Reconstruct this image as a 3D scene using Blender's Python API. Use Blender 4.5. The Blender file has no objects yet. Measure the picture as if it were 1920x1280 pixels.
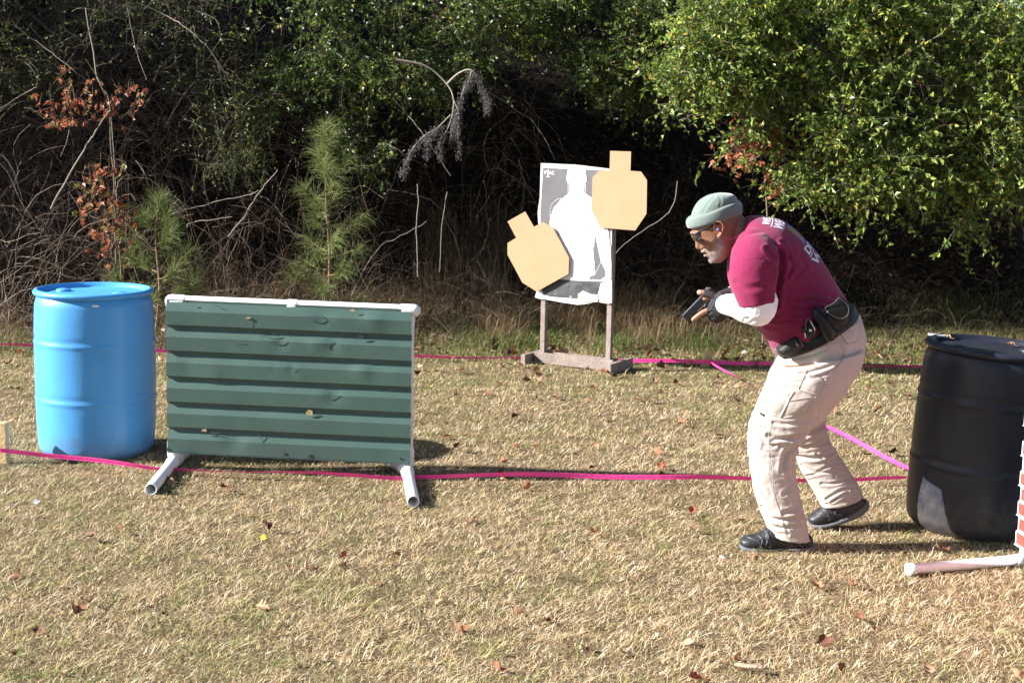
import bpy, bmesh, math, random
import numpy as np
from mathutils import Vector, Matrix
from mathutils.bvhtree import BVHTree

rng = np.random.default_rng(7)
random.seed(7)
S = bpy.context.scene
COL = S.collection
RAD = math.radians

# ------------------------------------------------------------------ camera, sky, sun, exposure
FPX = 2750.0
PITCH = math.atan(411 / FPX); ROLL = RAD(1.2)
CAM = np.array([0.0, 0.0, 1.65])
_F = np.array([0, math.cos(PITCH), -math.sin(PITCH)])
_R0 = np.array([1.0, 0, 0]); _U0 = np.array([0, math.sin(PITCH), math.cos(PITCH)])
_R = _R0 * math.cos(ROLL) + _U0 * math.sin(ROLL)
_U = _U0 * math.cos(ROLL) - _R0 * math.sin(ROLL)
cd = bpy.data.cameras.new('camera'); cam = bpy.data.objects.new('camera', cd); COL.objects.link(cam)
cd.sensor_width = 36; cd.lens = FPX / 1920 * 36; cd.clip_end = 600; cd.clip_start = 0.1
M = Matrix((( _R[0], _U[0], -_F[0], CAM[0]), (_R[1], _U[1], -_F[1], CAM[1]), (_R[2], _U[2], -_F[2], CAM[2]), (0, 0, 0, 1)))
cam.matrix_world = M
cd.dof.use_dof = True; cd.dof.focus_distance = 6.3; cd.dof.aperture_fstop = 9.0
S.camera = cam

SUN_EL = RAD(28.5); SUN_AZ = RAD(6)            # light comes from the left and slightly from the camera's side
to_sun = Vector((-math.cos(SUN_AZ) * math.cos(SUN_EL), -math.sin(SUN_AZ) * math.cos(SUN_EL), math.sin(SUN_EL)))
w = bpy.data.worlds.new('World'); S.world = w; w.use_nodes = True
nt = w.node_tree; bg = nt.nodes['Background']
sky = nt.nodes.new('ShaderNodeTexSky'); sky.sky_type = 'NISHITA'; sky.sun_disc = False
sky.sun_elevation = SUN_EL
sky.sun_rotation = math.atan2(to_sun.x, to_sun.y)
nt.links.new(sky.outputs[0], bg.inputs[0]); bg.inputs[1].default_value = 0.05
sl = bpy.data.lights.new('sun', 'SUN'); sl.energy = 5.0; sl.angle = RAD(0.5); sl.color = (1, 0.975, 0.935)
so = bpy.data.objects.new('sun', sl); COL.objects.link(so)
so.rotation_euler = to_sun.to_track_quat('Z', 'Y').to_euler(); so.location = (-8, -3, 8)
S.view_settings.view_transform = 'Standard'; S.view_settings.look = 'None'
S.view_settings.exposure = 1.66; S.view_settings.gamma = 1
S.render.engine = 'CYCLES'
S.cycles.use_denoising = True
S.cycles.max_bounces = 6; S.cycles.diffuse_bounces = 2; S.cycles.transparent_max_bounces = 8

# ------------------------------------------------------------------ pixel <-> place helpers
def ray(x, y): return _F + _R * (x - 960) / FPX + _U * (640 - y) / FPX
def at(x, y, Y):
    d = ray(x, y); return CAM + d * Y / d[1]
def gnd(x, y, z=0.0):
    d = ray(x, y); return CAM + d * (z - CAM[2]) / d[2]
def proj(V):
    d = np.asarray(V) - CAM; k = d @ _F
    return np.stack([960 + FPX * (d @ _R) / k, 640 - FPX * (d @ _U) / k], -1)

def vnoise(x, y, s, seed=0):
    x = np.asarray(x, float) / s + 100.3 + seed * 17.1; y = np.asarray(y, float) / s + 200.7 + seed * 9.7
    xi = np.floor(x); yi = np.floor(y); fx = x - xi; fy = y - yi
    fx = fx * fx * (3 - 2 * fx); fy = fy * fy * (3 - 2 * fy)
    def h(a, b):
        v = np.sin(a * 127.1 + b * 311.7 + seed * 74.7) * 43758.5453
        return v - np.floor(v)
    return (h(xi, yi) * (1 - fx) + h(xi + 1, yi) * fx) * (1 - fy) + (h(xi, yi + 1) * (1 - fx) + h(xi + 1, yi + 1) * fx) * fy

# ------------------------------------------------------------------ mesh helpers
def mesh_np(name, V, faces, col=None, smooth=True):
    """faces: list of int arrays (n,3) or (n,4)"""
    me = bpy.data.meshes.new(name)
    V = np.asarray(V, np.float32)
    faces = [np.asarray(f, np.int32) for f in faces if len(f)]
    me.vertices.add(len(V)); me.vertices.foreach_set('co', V.ravel())
    nl = sum(f.size for f in faces); nf = sum(len(f) for f in faces)
    me.loops.add(nl); me.polygons.add(nf)
    me.loops.foreach_set('vertex_index', np.concatenate([f.ravel() for f in faces]))
    tot = np.concatenate([np.full(len(f), f.shape[1], np.int32) for f in faces])
    st = np.concatenate([[0], np.cumsum(tot)[:-1]]).astype(np.int32)
    me.polygons.foreach_set('loop_start', st)
    me.polygons.foreach_set('use_smooth', np.full(nf, bool(smooth)))
    me.update(calc_edges=True)
    if col is not None:
        a = me.color_attributes.new('col', 'FLOAT_COLOR', 'POINT')
        c = np.ones((len(V), 4), np.float32); c[:, :3] = col
        a.data.foreach_set('color', c.ravel())
    me.validate()
    return me

def link(name, me, mat, parent=None):
    o = bpy.data.objects.new(name, me); COL.objects.link(o)
    if mat is not None and not len(me.materials): me.materials.append(mat)
    if parent is not None:
        o.parent = parent
        o.matrix_parent_inverse = parent.matrix_world.inverted()
    return o

def tag(o, label=None, cat=None, group=None, kind=None):
    if label: o['label'] = label
    if cat: o['category'] = cat
    if group: o['group'] = group
    if kind: o['kind'] = kind
    return o

def empty(name, loc, label, cat, group=None):
    o = bpy.data.objects.new(name, None); COL.objects.link(o); o.location = loc
    o.empty_display_size = 0.1
    bpy.context.view_layer.update()
    return tag(o, label, cat, group)

def join(parts):
    """parts: list of (V, [faces]) -> one (V,[faces])"""
    Vs = []; T = []; Q = []; k = 0
    for V, fs in parts:
        V = np.asarray(V, float); Vs.append(V)
        for f in fs:
            f = np.asarray(f)
            if len(f) == 0: continue
            (T if f.shape[1] == 3 else Q).append(f + k)
        k += len(V)
    out = []
    if Q: out.append(np.concatenate(Q))
    if T: out.append(np.concatenate(T))
    return np.concatenate(Vs), out

def catmull(P, sub):
    P = np.asarray(P, float)
    if sub <= 1 or len(P) < 3: return P
    out = []
    n = len(P)
    for i in range(n - 1):
        p0 = P[max(i - 1, 0)]; p1 = P[i]; p2 = P[i + 1]; p3 = P[min(i + 2, n - 1)]
        for k in range(sub):
            t = k / sub
            out.append(0.5 * ((2 * p1) + (-p0 + p2) * t + (2 * p0 - 5 * p1 + 4 * p2 - p3) * t * t + (-p0 + 3 * p1 - 3 * p2 + p3) * t ** 3))
    out.append(P[-1]); return np.array(out)

def loft(R, sub=3, cap=True, closed=True):
    """R: (k,n,3) rings"""
    R = catmull(R, sub); k, n, _ = R.shape
    V = R.reshape(-1, 3)
    i = np.arange(k - 1)[:, None]; j = np.arange(n)[None, :]; j2 = (j + 1) % n
    Q = np.stack([i * n + j, i * n + j2, (i + 1) * n + j2, (i + 1) * n + j], -1).reshape(-1, 4)
    fs = [Q]
    if cap:
        V = np.concatenate([V, R[0].mean(0)[None], R[-1].mean(0)[None]])
        a = np.arange(n); b = (a + 1) % n
        fs.append(np.concatenate([np.stack([b, a, np.full(n, k * n)], -1), np.stack([(k - 1) * n + a, (k - 1) * n + b, np.full(n, k * n + 1)], -1)]))
    return V, fs

def ring(ax, ay, bx, by, Y, hd, n=28, e=2.0, dy=0.0):
    A = at(ax, ay, Y); B = at(bx, by, Y + dy)
    c = (A + B) / 2; u = (B - A) / 2; v = np.array([0, hd, 0.0])
    t = np.linspace(0, 2 * math.pi, n, endpoint=False)
    ct = np.sign(np.cos(t)) * np.abs(np.cos(t)) ** (2 / e); st = np.sign(np.sin(t)) * np.abs(np.sin(t)) ** (2 / e)
    return c + ct[:, None] * u + st[:, None] * v

def rings(rows, n=28, e=2.0): return np.array([ring(*r[:6], n=n, e=(r[6] if len(r) > 6 else e)) for r in rows])

def chain(P, r, n=12, sub=3, flat=1.0):
    """round-ended tube through 3-D points with radii"""
    P = np.asarray(P, float); r = np.asarray(r, float)
    D = catmull(np.concatenate([P, r[:, None]], 1), sub); P = D[:, :3]; r = D[:, 3]
    t0 = P[1] - P[0]; t0 /= np.linalg.norm(t0); t1 = P[-1] - P[-2]; t1 /= np.linalg.norm(t1)
    A = [(P[0] - t0 * r[0] * math.sin(a), r[0] * math.cos(a)) for a in (1.45, 1.0, 0.5)]
    B = [(P[-1] + t1 * r[-1] * math.sin(a), r[-1] * math.cos(a)) for a in (0.5, 1.0, 1.45)]
    pts = np.array([a[0] for a in A] + list(P) + [b[0] for b in B]); rr = np.array([a[1] for a in A] + list(r) + [b[1] for b in B])
    T = np.gradient(pts, axis=0); T /= np.linalg.norm(T, axis=1)[:, None] + 1e-12
    up = np.array([0, 1.0, 0]) if abs(T[0][1]) < 0.9 else np.array([1.0, 0, 0])
    R = []
    u = up - T[0] * (up @ T[0]); u /= np.linalg.norm(u)
    a = np.linspace(0, 2 * math.pi, n, endpoint=False)
    for p, t, q in zip(pts, T, rr):
        u = u - t * (u @ t); u /= np.linalg.norm(u); v = np.cross(t, u)
        R.append(p + (np.cos(a)[:, None] * u + np.sin(a)[:, None] * v * flat) * q)
    return loft(np.array(R), sub=1)

def ellipsoid(c, r, n=16, rot=None):
    th = np.linspace(0.02, math.pi - 0.02, n // 2 + 1); a = np.linspace(0, 2 * math.pi, n, endpoint=False)
    R = np.array([[(math.sin(t) * math.cos(b) * r[0], math.sin(t) * math.sin(b) * r[1], -math.cos(t) * r[2]) for b in a] for t in th])
    if rot is not None: R = R @ np.array(rot).T
    return loft(R + np.asarray(c), sub=1)

def fuse(name, parts, voxel, smooth=4, fac=0.5):
    V, F = join(parts)
    me = mesh_np('tmp', V, F)
    bm = bmesh.new(); bm.from_mesh(me); bmesh.ops.recalc_face_normals(bm, faces=bm.faces); bm.to_mesh(me); bm.free()
    o = bpy.data.objects.new('tmp', me); COL.objects.link(o)
    m = o.modifiers.new('r', 'REMESH'); m.mode = 'VOXEL'; m.voxel_size = voxel; m.use_smooth_shade = True
    if smooth:
        s = o.modifiers.new('s', 'SMOOTH'); s.factor = fac; s.iterations = smooth
    dg = bpy.context.evaluated_depsgraph_get(); dg.update()
    e = o.evaluated_get(dg); me2 = bpy.data.meshes.new_from_object(e)
    me2.name = name
    bpy.data.objects.remove(o); bpy.data.meshes.remove(me)
    me2.polygons.foreach_set('use_smooth', np.ones(len(me2.polygons), bool)); me2.materials.clear()
    return me2

def verts(me):
    V = np.empty(len(me.vertices) * 3, np.float32); me.vertices.foreach_get('co', V); return V.reshape(-1, 3).astype(float)
def norms(me):
    V = np.empty(len(me.vertices) * 3, np.float32); me.vertex_normals.foreach_get('vector', V); return V.reshape(-1, 3).astype(float)
def setv(me, V):
    me.vertices.foreach_set('co', np.asarray(V, np.float32).ravel()); me.update()
def setcol(me, c):
    a = me.color_attributes.new('col', 'FLOAT_COLOR', 'POINT'); k = np.ones((len(c), 4), np.float32); k[:, :3] = c
    a.data.foreach_set('color', k.ravel())

def seg_dist(P, line):
    d = np.full(len(P), 1e9)
    line = catmull(np.array(line, float), 4)
    for a, b in zip(line[:-1], line[1:]):
        ab = b - a; t = np.clip(((P - a) @ ab) / (ab @ ab + 1e-9), 0, 1)
        d = np.minimum(d, np.linalg.norm(P - a - t[:, None] * ab, axis=1))
    return d

def crease(me, lines, ylim=None):
    """press folds (groove with a swell beside it) into the side of a garment; lines in photo coordinates"""
    V = verts(me); N = norms(me); P = proj(V)
    f = np.clip(-(N @ _F) * 2.0 + 0.25, 0, 1)
    if ylim is not None: f = f * ylim(V)
    disp = np.zeros(len(V))
    for pts, wd, A in lines:
        d = seg_dist(P, pts)
        disp += -A * np.exp(-(d / wd) ** 2) + 0.75 * A * np.exp(-((d - 2.1 * wd) / wd) ** 2)
    setv(me, V + N * (disp * f)[:, None])

def bvh_of(me):
    V = verts(me); return BVHTree.FromPolygons([Vector(v) for v in V], [tuple(p.vertices) for p in me.polygons])

def patch(bvh, c4, nu, nv, off, bulge=0.0):
    """cloth patch lying on a surface: four photo corners -> thin raised sheet with a rim"""
    c = np.array(c4, float); top = []; low = []
    for i in range(nv + 1):
        for j in range(nu + 1):
            s = j / nu; t = i / nv
            p = (c[0] * (1 - s) + c[1] * s) * (1 - t) + (c[3] * (1 - s) + c[2] * s) * t
            d = Vector(ray(*p)).normalized(); h = bvh.ray_cast(Vector(CAM), d)
            if h[0] is None:
                h = bvh.find_nearest(Vector(at(p[0], p[1], 5.7)))
            b = bulge * math.sin(math.pi * s) * math.sin(math.pi * t)
            top.append(np.array(h[0] + h[1] * (off + b))); low.append(np.array(h[0] - h[1] * 0.003))
    n = nu + 1; m = nv + 1
    i = np.arange(nv)[:, None]; j = np.arange(nu)[None, :]
    Q = np.stack([i * n + j, i * n + j + 1, (i + 1) * n + j + 1, (i + 1) * n + j], -1).reshape(-1, 4)
    edge = [j for j in range(n)] + [i * n + nu for i in range(1, m)] + [nv * n + j for j in range(nu - 1, -1, -1)] + [i * n for i in range(nv - 1, 0, -1)]
    e = np.array(edge); e2 = np.roll(e, -1); k = n * m
    return np.array(top + low), [np.concatenate([Q, np.stack([e, e2, e2 + k, e + k], -1)])]

def box(c, s, rot=None, bev=0.0):
    c = np.asarray(c, float); s = np.asarray(s, float) / 2
    bm = bmesh.new(); bmesh.ops.create_cube(bm, size=2)
    for v in bm.verts: v.co = Vector((v.co.x * s[0], v.co.y * s[1], v.co.z * s[2]))
    if bev > 0: bmesh.ops.bevel(bm, geom=bm.edges[:] + bm.verts[:], offset=bev, segments=2, profile=0.5, affect='EDGES')
    bmesh.ops.triangulate(bm, faces=bm.faces[:])
    V = np.array([v.co[:] for v in bm.verts]); F = np.array([[v.index for v in f.verts] for f in bm.faces]); bm.free()
    if rot is not None: V = V @ np.array(rot).T
    return V + c, [F]

def lathe(prof, n=64):
    a = np.linspace(0, 2 * math.pi, n, endpoint=False)
    R = np.array([[(r * math.cos(t), r * math.sin(t), z) for t in a] for r, z in prof])
    return loft(R, sub=1)

def poly_prism(P2, f3, th):
    """2-D polygon, f3 maps (x,y,depth) to 3-D; a solid sheet of thickness th"""
    P2 = [tuple(p) for p in P2]; n = len(P2)
    from mathutils.geometry import tessellate_polygon
    T = np.array(tessellate_polygon([[Vector((p[0], p[1], 0)) for p in P2]]))
    V = [f3(p[0], p[1], 0) for p in P2] + [f3(p[0], p[1], th) for p in P2]
    a = np.arange(n); b = (a + 1) % n
    return np.array(V, float), [np.concatenate([T, T[:, ::-1] + n]), np.stack([a, b, b + n, a + n], -1)]

def tubes(P, r, col=None, n=3):
    """many thin stems at once: P (N,K,3), r (N,K)"""
    N, K, _ = P.shape
    T = np.gradient(P, axis=1); T /= np.linalg.norm(T, axis=2, keepdims=True) + 1e-9
    up = np.tile(np.array([0.3, 0.9, 0.2]), (N, K, 1))
    u = np.cross(T, up); u /= np.linalg.norm(u, axis=2, keepdims=True) + 1e-9; v = np.cross(T, u)
    a = np.linspace(0, 2 * math.pi, n, endpoint=False)
    V = P[:, :, None, :] + (np.cos(a)[None, None, :, None] * u[:, :, None, :] + np.sin(a)[None, None, :, None] * v[:, :, None, :]) * r[:, :, None, None]
    base = (np.arange(N)[:, None, None] * K + np.arange(K - 1)[None, :, None]) * n
    j = np.arange(n)[None, None, :]; j2 = (j + 1) % n
    Q = np.stack([base + j, base + j2, base + n + j2, base + n + j], -1).reshape(-1, 4)
    C = None if col is None else np.repeat(np.asarray(col), K * n, axis=0)
    return V.reshape(-1, 3), [Q], C

def leaves(P, D, Nn, L, W, fold=0.25):
    """folded pointed leaves. P base, D direction, Nn normal, L length, W width"""
    D = D / (np.linalg.norm(D, axis=1, keepdims=True) + 1e-9)
    S_ = np.cross(D, Nn); S_ /= np.linalg.norm(S_, axis=1, keepdims=True) + 1e-9
    Nn = np.cross(S_, D)
    L = np.asarray(L)[:, None]; W = np.asarray(W)[:, None]
    a = P; m = P + D * L * 0.5; tip = P + D * L - Nn * L * 0.12
    l = m + S_ * W * 0.5 + Nn * W * fold; r_ = m - S_ * W * 0.5 + Nn * W * fold
    V = np.stack([a, l, tip, r_], 1).reshape(-1, 3)
    k = np.arange(len(P)) * 4
    F = np.concatenate([np.stack([k, k + 1, k + 2], -1), np.stack([k, k + 2, k + 3], -1)])
    return V, [F]

def rand_dir(n):
    v = rng.normal(size=(n, 3)); return v / np.linalg.norm(v, axis=1, keepdims=True)

# ------------------------------------------------------------------ materials
def newmat(name):
    m = bpy.data.materials.new(name); m.use_nodes = True
    return m, m.node_tree, m.node_tree.nodes['Principled BSDF']

def mat(name, base, rough=0.6, spec=0.5, var=0.0, vscale=8.0, bump=0.0, bscale=60.0, metal=0.0, attr=False, translucent=0.0,
        spots=None, coat=0.0, objvar=False, vcol2=None, bdist=0.01, sheen=0.0):
    m, t, b = newmat(name); N = t.nodes; L = t.links
    b.inputs['Roughness'].default_value = rough; b.inputs['Specular IOR Level'].default_value = spec
    b.inputs['Metallic'].default_value = metal; b.inputs['Coat Weight'].default_value = coat
    if sheen: b.inputs['Sheen Weight'].default_value = sheen
    tc = N.new('ShaderNodeTexCoord')
    if attr:
        a = N.new('ShaderNodeAttribute'); a.attribute_name = 'col'; src = a.outputs['Color']
    else:
        a = N.new('ShaderNodeRGB'); a.outputs[0].default_value = (*base, 1); src = a.outputs[0]
    if var > 0:
        n = N.new('ShaderNodeTexNoise'); n.inputs['Scale'].default_value = vscale; n.inputs['Detail'].default_value = 6
        n.inputs['Roughness'].default_value = 0.65
        L.new(tc.outputs['Object'], n.inputs['Vector'])
        mr = N.new('ShaderNodeMapRange'); mr.inputs[1].default_value = 0.3; mr.inputs[2].default_value = 0.7
        mr.inputs[3].default_value = 1 - var; mr.inputs[4].default_value = 1 + var * 0.6
        L.new(n.outputs[0], mr.inputs[0])
        if vcol2 is not None:
            mr.inputs[3].default_value = 0; mr.inputs[4].default_value = 1
            mx = N.new('ShaderNodeMix'); mx.data_type = 'RGBA'; L.new(mr.outputs[0], mx.inputs[0]); L.new(src, mx.inputs[6]); mx.inputs[7].default_value = (*vcol2, 1)
            src = mx.outputs[2]
        else:
            mx = N.new('ShaderNodeVectorMath'); mx.operation = 'SCALE'; L.new(src, mx.inputs[0]); L.new(mr.outputs[0], mx.inputs[3]); src = mx.outputs[0]
    if spots is not None:   # (colour, scale, threshold)
        n = N.new('ShaderNodeTexNoise'); n.inputs['Scale'].default_value = spots[1]; n.inputs['Detail'].default_value = 3
        L.new(tc.outputs['Object'], n.inputs['Vector'])
        r = N.new('ShaderNodeMapRange'); r.inputs[1].default_value = spots[2]; r.inputs[2].default_value = spots[2] + 0.03
        L.new(n.outputs[0], r.inputs[0])
        mx = N.new('ShaderNodeMix'); mx.data_type = 'RGBA'; L.new(r.outputs[0], mx.inputs[0]); L.new(src, mx.inputs[6]); mx.inputs[7].default_value = (*spots[0], 1); src = mx.outputs[2]
    if objvar:
        oi = N.new('ShaderNodeObjectInfo'); hs = N.new('ShaderNodeHueSaturation')
        r = N.new('ShaderNodeMapRange'); r.inputs[3].default_value = 0.55; r.inputs[4].default_value = 1.5; L.new(oi.outputs['Random'], r.inputs[0])
        L.new(r.outputs[0], hs.inputs['Value']); L.new(src, hs.inputs['Color']); src = hs.outputs[0]
    L.new(src, b.inputs['Base Color'])
    if bump > 0:
        n = N.new('ShaderNodeTexNoise'); n.inputs['Scale'].default_value = bscale; n.inputs['Detail'].default_value = 4
        L.new(tc.outputs['Object'], n.inputs['Vector'])
        bp = N.new('ShaderNodeBump'); bp.inputs['Strength'].default_value = bump; bp.inputs['Distance'].default_value = bdist
        L.new(n.outputs[0], bp.inputs['Height']); L.new(bp.outputs[0], b.inputs['Normal'])
    if translucent > 0:
        tr = N.new('ShaderNodeBsdfTranslucent'); ms = N.new('ShaderNodeMixShader'); ms.inputs[0].default_value = translucent
        L.new(src, tr.inputs['Color']); out = N['Material Output']
        L.new(b.outputs[0], ms.inputs[1]); L.new(tr.outputs[0], ms.inputs[2]); L.new(ms.outputs[0], out.inputs['Surface'])
    return m

def scratched(m, scale, stretch, amount, colour):
    """fine scratches along one axis on an existing material"""
    t = m.node_tree; N = t.nodes; L = t.links; b = N['Principled BSDF']
    src = b.inputs['Base Color'].links[0].from_socket
    tc = N.new('ShaderNodeTexCoord'); mp = N.new('ShaderNodeMapping'); mp.inputs['Scale'].default_value = stretch
    n = N.new('ShaderNodeTexNoise'); n.inputs['Scale'].default_value = scale; n.inputs['Detail'].default_value = 5; n.inputs['Roughness'].default_value = 0.7
    L.new(tc.outputs['Object'], mp.inputs[0]); L.new(mp.outputs[0], n.inputs['Vector'])
    r = N.new('ShaderNodeMapRange'); r.inputs[1].default_value = 0.6; r.inputs[2].default_value = 0.78; r.inputs[4].default_value = amount
    L.new(n.outputs[0], r.inputs[0])
    mx = N.new('ShaderNodeMix'); mx.data_type = 'RGBA'; L.new(r.outputs[0], mx.inputs[0]); L.new(src, mx.inputs[6]); mx.inputs[7].default_value = (*colour, 1)
    L.new(mx.outputs[2], b.inputs['Base Color'])
    return m

def dirty_base(m, ztop, colour, amount):
    """splashed soil low on an object, broken up by noise"""
    t = m.node_tree; N = t.nodes; L = t.links; b = N['Principled BSDF']; src = b.inputs['Base Color'].links[0].from_socket
    tc = N.new('ShaderNodeTexCoord'); sp = N.new('ShaderNodeSeparateXYZ'); L.new(tc.outputs['Object'], sp.inputs[0])
    n = N.new('ShaderNodeTexNoise'); n.inputs['Scale'].default_value = 22; n.inputs['Detail'].default_value = 8; n.inputs['Roughness'].default_value = 0.75; L.new(tc.outputs['Object'], n.inputs['Vector'])
    r1 = N.new('ShaderNodeMapRange'); r1.inputs[1].default_value = 0.0; r1.inputs[2].default_value = ztop; r1.inputs[3].default_value = 0.42; r1.inputs[4].default_value = -0.05; L.new(sp.outputs[2], r1.inputs[0])
    ad = N.new('ShaderNodeMath'); ad.operation = 'ADD'; L.new(r1.outputs[0], ad.inputs[0]); L.new(n.outputs[0], ad.inputs[1])
    r2 = N.new('ShaderNodeMapRange'); r2.inputs[1].default_value = 0.62; r2.inputs[2].default_value = 0.9; r2.inputs[4].default_value = amount; L.new(ad.outputs[0], r2.inputs[0])
    mx = N.new('ShaderNodeMix'); mx.data_type = 'RGBA'; L.new(r2.outputs[0], mx.inputs[0]); L.new(src, mx.inputs[6]); mx.inputs[7].default_value = (*colour, 1)
    L.new(mx.outputs[2], b.inputs['Base Color'])
    return m

MT = {}
MT['soil'] = mat('soil_and_thatch', (0.17, 0.125, 0.07), 0.95, 0.1, var=0.5, vscale=9, bump=0.8, bscale=70, bdist=0.02, attr=True)
MT['blade'] = mat('grass_blade', (0.3, 0.25, 0.12), 0.75, 0.25, attr=True, translucent=0.22)
MT['leaf'] = mat('shrub_leaf', (0.1, 0.16, 0.03), 0.42, 0.5, attr=True, translucent=0.32)
MT['needle'] = mat('pine_needle', (0.1, 0.16, 0.03), 0.5, 0.4, attr=True, translucent=0.2)
MT['stem'] = mat('stem_bark', (0.1, 0.08, 0.06), 0.85, 0.2, attr=True)
MT['bark'] = mat('tree_bark', (0.07, 0.055, 0.045), 0.9, 0.2, var=0.5, vscale=14, bump=0.9, bscale=30, bdist=0.03)
MT['litter'] = mat('dead_leaf', (0.27, 0.125, 0.065), 0.7, 0.3, var=0.3, vscale=30, objvar=True, translucent=0.15)
MT['litter_pale'] = mat('pale_dead_leaf', (0.5, 0.3, 0.18), 0.7, 0.3, var=0.3, vscale=30, objvar=True, translucent=0.15)
MT['litter_dark'] = mat('dark_dead_leaf', (0.11, 0.045, 0.025), 0.7, 0.3, var=0.3, vscale=30, objvar=True)
MT['litter_red'] = mat('red_dead_leaf', (0.38, 0.09, 0.05), 0.7, 0.3, var=0.3, vscale=30, objvar=True, translucent=0.15)
MT['litter_yellow'] = mat('yellow_dead_leaf', (0.6, 0.42, 0.05), 0.7, 0.3, var=0.3, vscale=30, translucent=0.15)
MT['blue'] = scratched(mat('blue_barrel_plastic', (0.075, 0.325, 0.70), 0.38, 0.4, var=0.08, vscale=5, bump=0.12, bscale=14, spots=((0.02, 0.04, 0.08), 17, 0.745)), 5, (1, 1, 14), 0.25, (0.15, 0.4, 0.7))
MT['black'] = scratched(mat('black_barrel_plastic', (0.018, 0.020, 0.031), 0.4, 0.35, var=0.3, vscale=4, bump=0.15, bscale=12), 5, (1, 1, 16), 0.28, (0.07, 0.075, 0.09))
MT['white_plastic'] = mat('white_pvc', (0.78, 0.78, 0.8), 0.35, 0.5, var=0.1, vscale=14)
MT['green'] = scratched(mat('green_painted_metal', (0.055, 0.105, 0.09), 0.42, 0.5, var=0.14, vscale=6, bump=0.12, bscale=9), 9, (1, 1, 1), 0.1, (0.2, 0.27, 0.25))
MT['hole_rim'] = mat('bare_torn_metal', (0.45, 0.36, 0.22), 0.5, 0.5, metal=0.3, var=0.4, vscale=80)
MT['dark'] = mat('dark_dent', (0.012, 0.02, 0.02), 0.6)
MT['tape'] = mat('pink_flagging_tape', (0.90, 0.07, 0.36), 0.4, 0.5, translucent=0.08, bump=0.25, bscale=35)
MT['wood_grey'] = mat('weathered_wood', (0.26, 0.21, 0.185), 0.85, 0.2, var=0.3, vscale=11, bump=0.5, bscale=50)
MT['wood_new'] = mat('fresh_stake_wood', (0.58, 0.43, 0.22), 0.8, 0.2, var=0.25, vscale=25, bump=0.3, bscale=60)
MT['cardboard'] = mat('tan_cardboard', (0.46, 0.255, 0.152), 0.85, 0.15, var=0.06, vscale=7, bump=0.1, bscale=25)
MT['paper_white'] = mat('white_paper', (0.8, 0.8, 0.83), 0.6, 0.2, var=0.02, vscale=9)
MT['paper_grey'] = mat('grey_printed_paper', (0.12, 0.115, 0.125), 0.5, 0.35, var=0.12, vscale=7, bump=0.25, bscale=6, bdist=0.02)
MT['paper_black'] = mat('black_worn_paper', (0.07, 0.07, 0.075), 0.5, 0.4, var=0.5, vscale=12, bump=0.6, bscale=10, bdist=0.02, spots=((0.6, 0.58, 0.55), 13, 0.66))
MT['ink'] = mat('pale_grey_ink', (0.6, 0.62, 0.68), 0.6)
MT['corr'] = mat('torn_board', (0.55, 0.5, 0.46), 0.85, 0.2, var=0.35, vscale=40, bump=0.6, bscale=50)
MT['brick'] = mat('red_brick_print', (0.42, 0.065, 0.05), 0.5, 0.4, var=0.25, vscale=40)
MT['skin'] = mat('skin', (0.3, 0.15, 0.1), 0.48, 0.4, attr=True, bump=0.08, bscale=220, bdist=0.003)
MT['skin'].node_tree.nodes['Principled BSDF'].inputs['Subsurface Weight'].default_value = 0.06
MT['skin'].node_tree.nodes['Principled BSDF'].inputs['Subsurface Radius'].default_value = (0.01, 0.004, 0.002)
MT['shirt'] = mat('maroon_cotton', (0.20, 0.0155, 0.062), 0.85, 0.15, var=0.07, vscale=12, bump=0.3, bscale=28, bdist=0.01, sheen=0.15)
MT['print_white'] = mat('white_screen_print', (0.68, 0.66, 0.78), 0.7)
MT['print_blue'] = mat('blue_screen_print', (0.2, 0.2, 0.42), 0.7, var=0.4, vscale=60)
MT['print_gold'] = mat('gold_screen_print', (0.42, 0.2, 0.07), 0.7, var=0.5, vscale=80)
MT['sleeve'] = mat('white_knit', (0.83, 0.83, 0.88), 0.85, 0.15, bump=0.25, bscale=30)
MT['khaki'] = mat('khaki_ripstop', (0.455, 0.395, 0.355), 0.85, 0.15, var=0.05, vscale=10, bump=0.35, bscale=22, bdist=0.012, sheen=0.1)
MT['hat'] = mat('sage_knit', (0.15, 0.19, 0.175), 0.95, 0.1, var=0.08, vscale=20, bump=0.35, bscale=160, bdist=0.003, sheen=0.4)
MT['leather'] = mat('black_leather', (0.008, 0.008, 0.009), 0.42, 0.3, bump=0.3, bscale=70, bdist=0.004)
MT['thread'] = mat('grey_stitching', (0.09, 0.085, 0.08), 0.8)
MT['glove'] = mat('charcoal_knit', (0.03, 0.028, 0.034), 0.8, 0.3, bump=0.35, bscale=60, bdist=0.004)
MT['gunmetal'] = mat('black_gunmetal', (0.03, 0.033, 0.042), 0.25, 0.7, metal=0.4)
MT['steel'] = mat('bright_steel', (0.6, 0.6, 0.62), 0.25, 0.5, metal=0.9)
MT['polymer'] = mat('black_polymer', (0.012, 0.012, 0.013), 0.6, 0.4, bump=0.3, bscale=120, bdist=0.002)
MT['lens'] = mat('smoked_lens', (0.035, 0.025, 0.018), 0.08, 0.8, coat=0.5)
MT['beard'] = mat('grey_beard', (0.5, 0.46, 0.46), 0.7, attr=True)
MT['earplug'] = mat('blue_foam', (0.06, 0.16, 0.6), 0.6)
MT['shoe'] = mat('black_mesh_shoe', (0.022, 0.023, 0.027), 0.5, 0.5, var=0.5, vscale=45, bump=0.4, bscale=130, bdist=0.004)
MT['sole'] = mat('grey_rubber', (0.11, 0.115, 0.13), 0.6, 0.4, var=0.2, vscale=30)
MT['strap'] = mat('shoe_overlay', (0.05, 0.053, 0.062), 0.4, 0.5)
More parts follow.
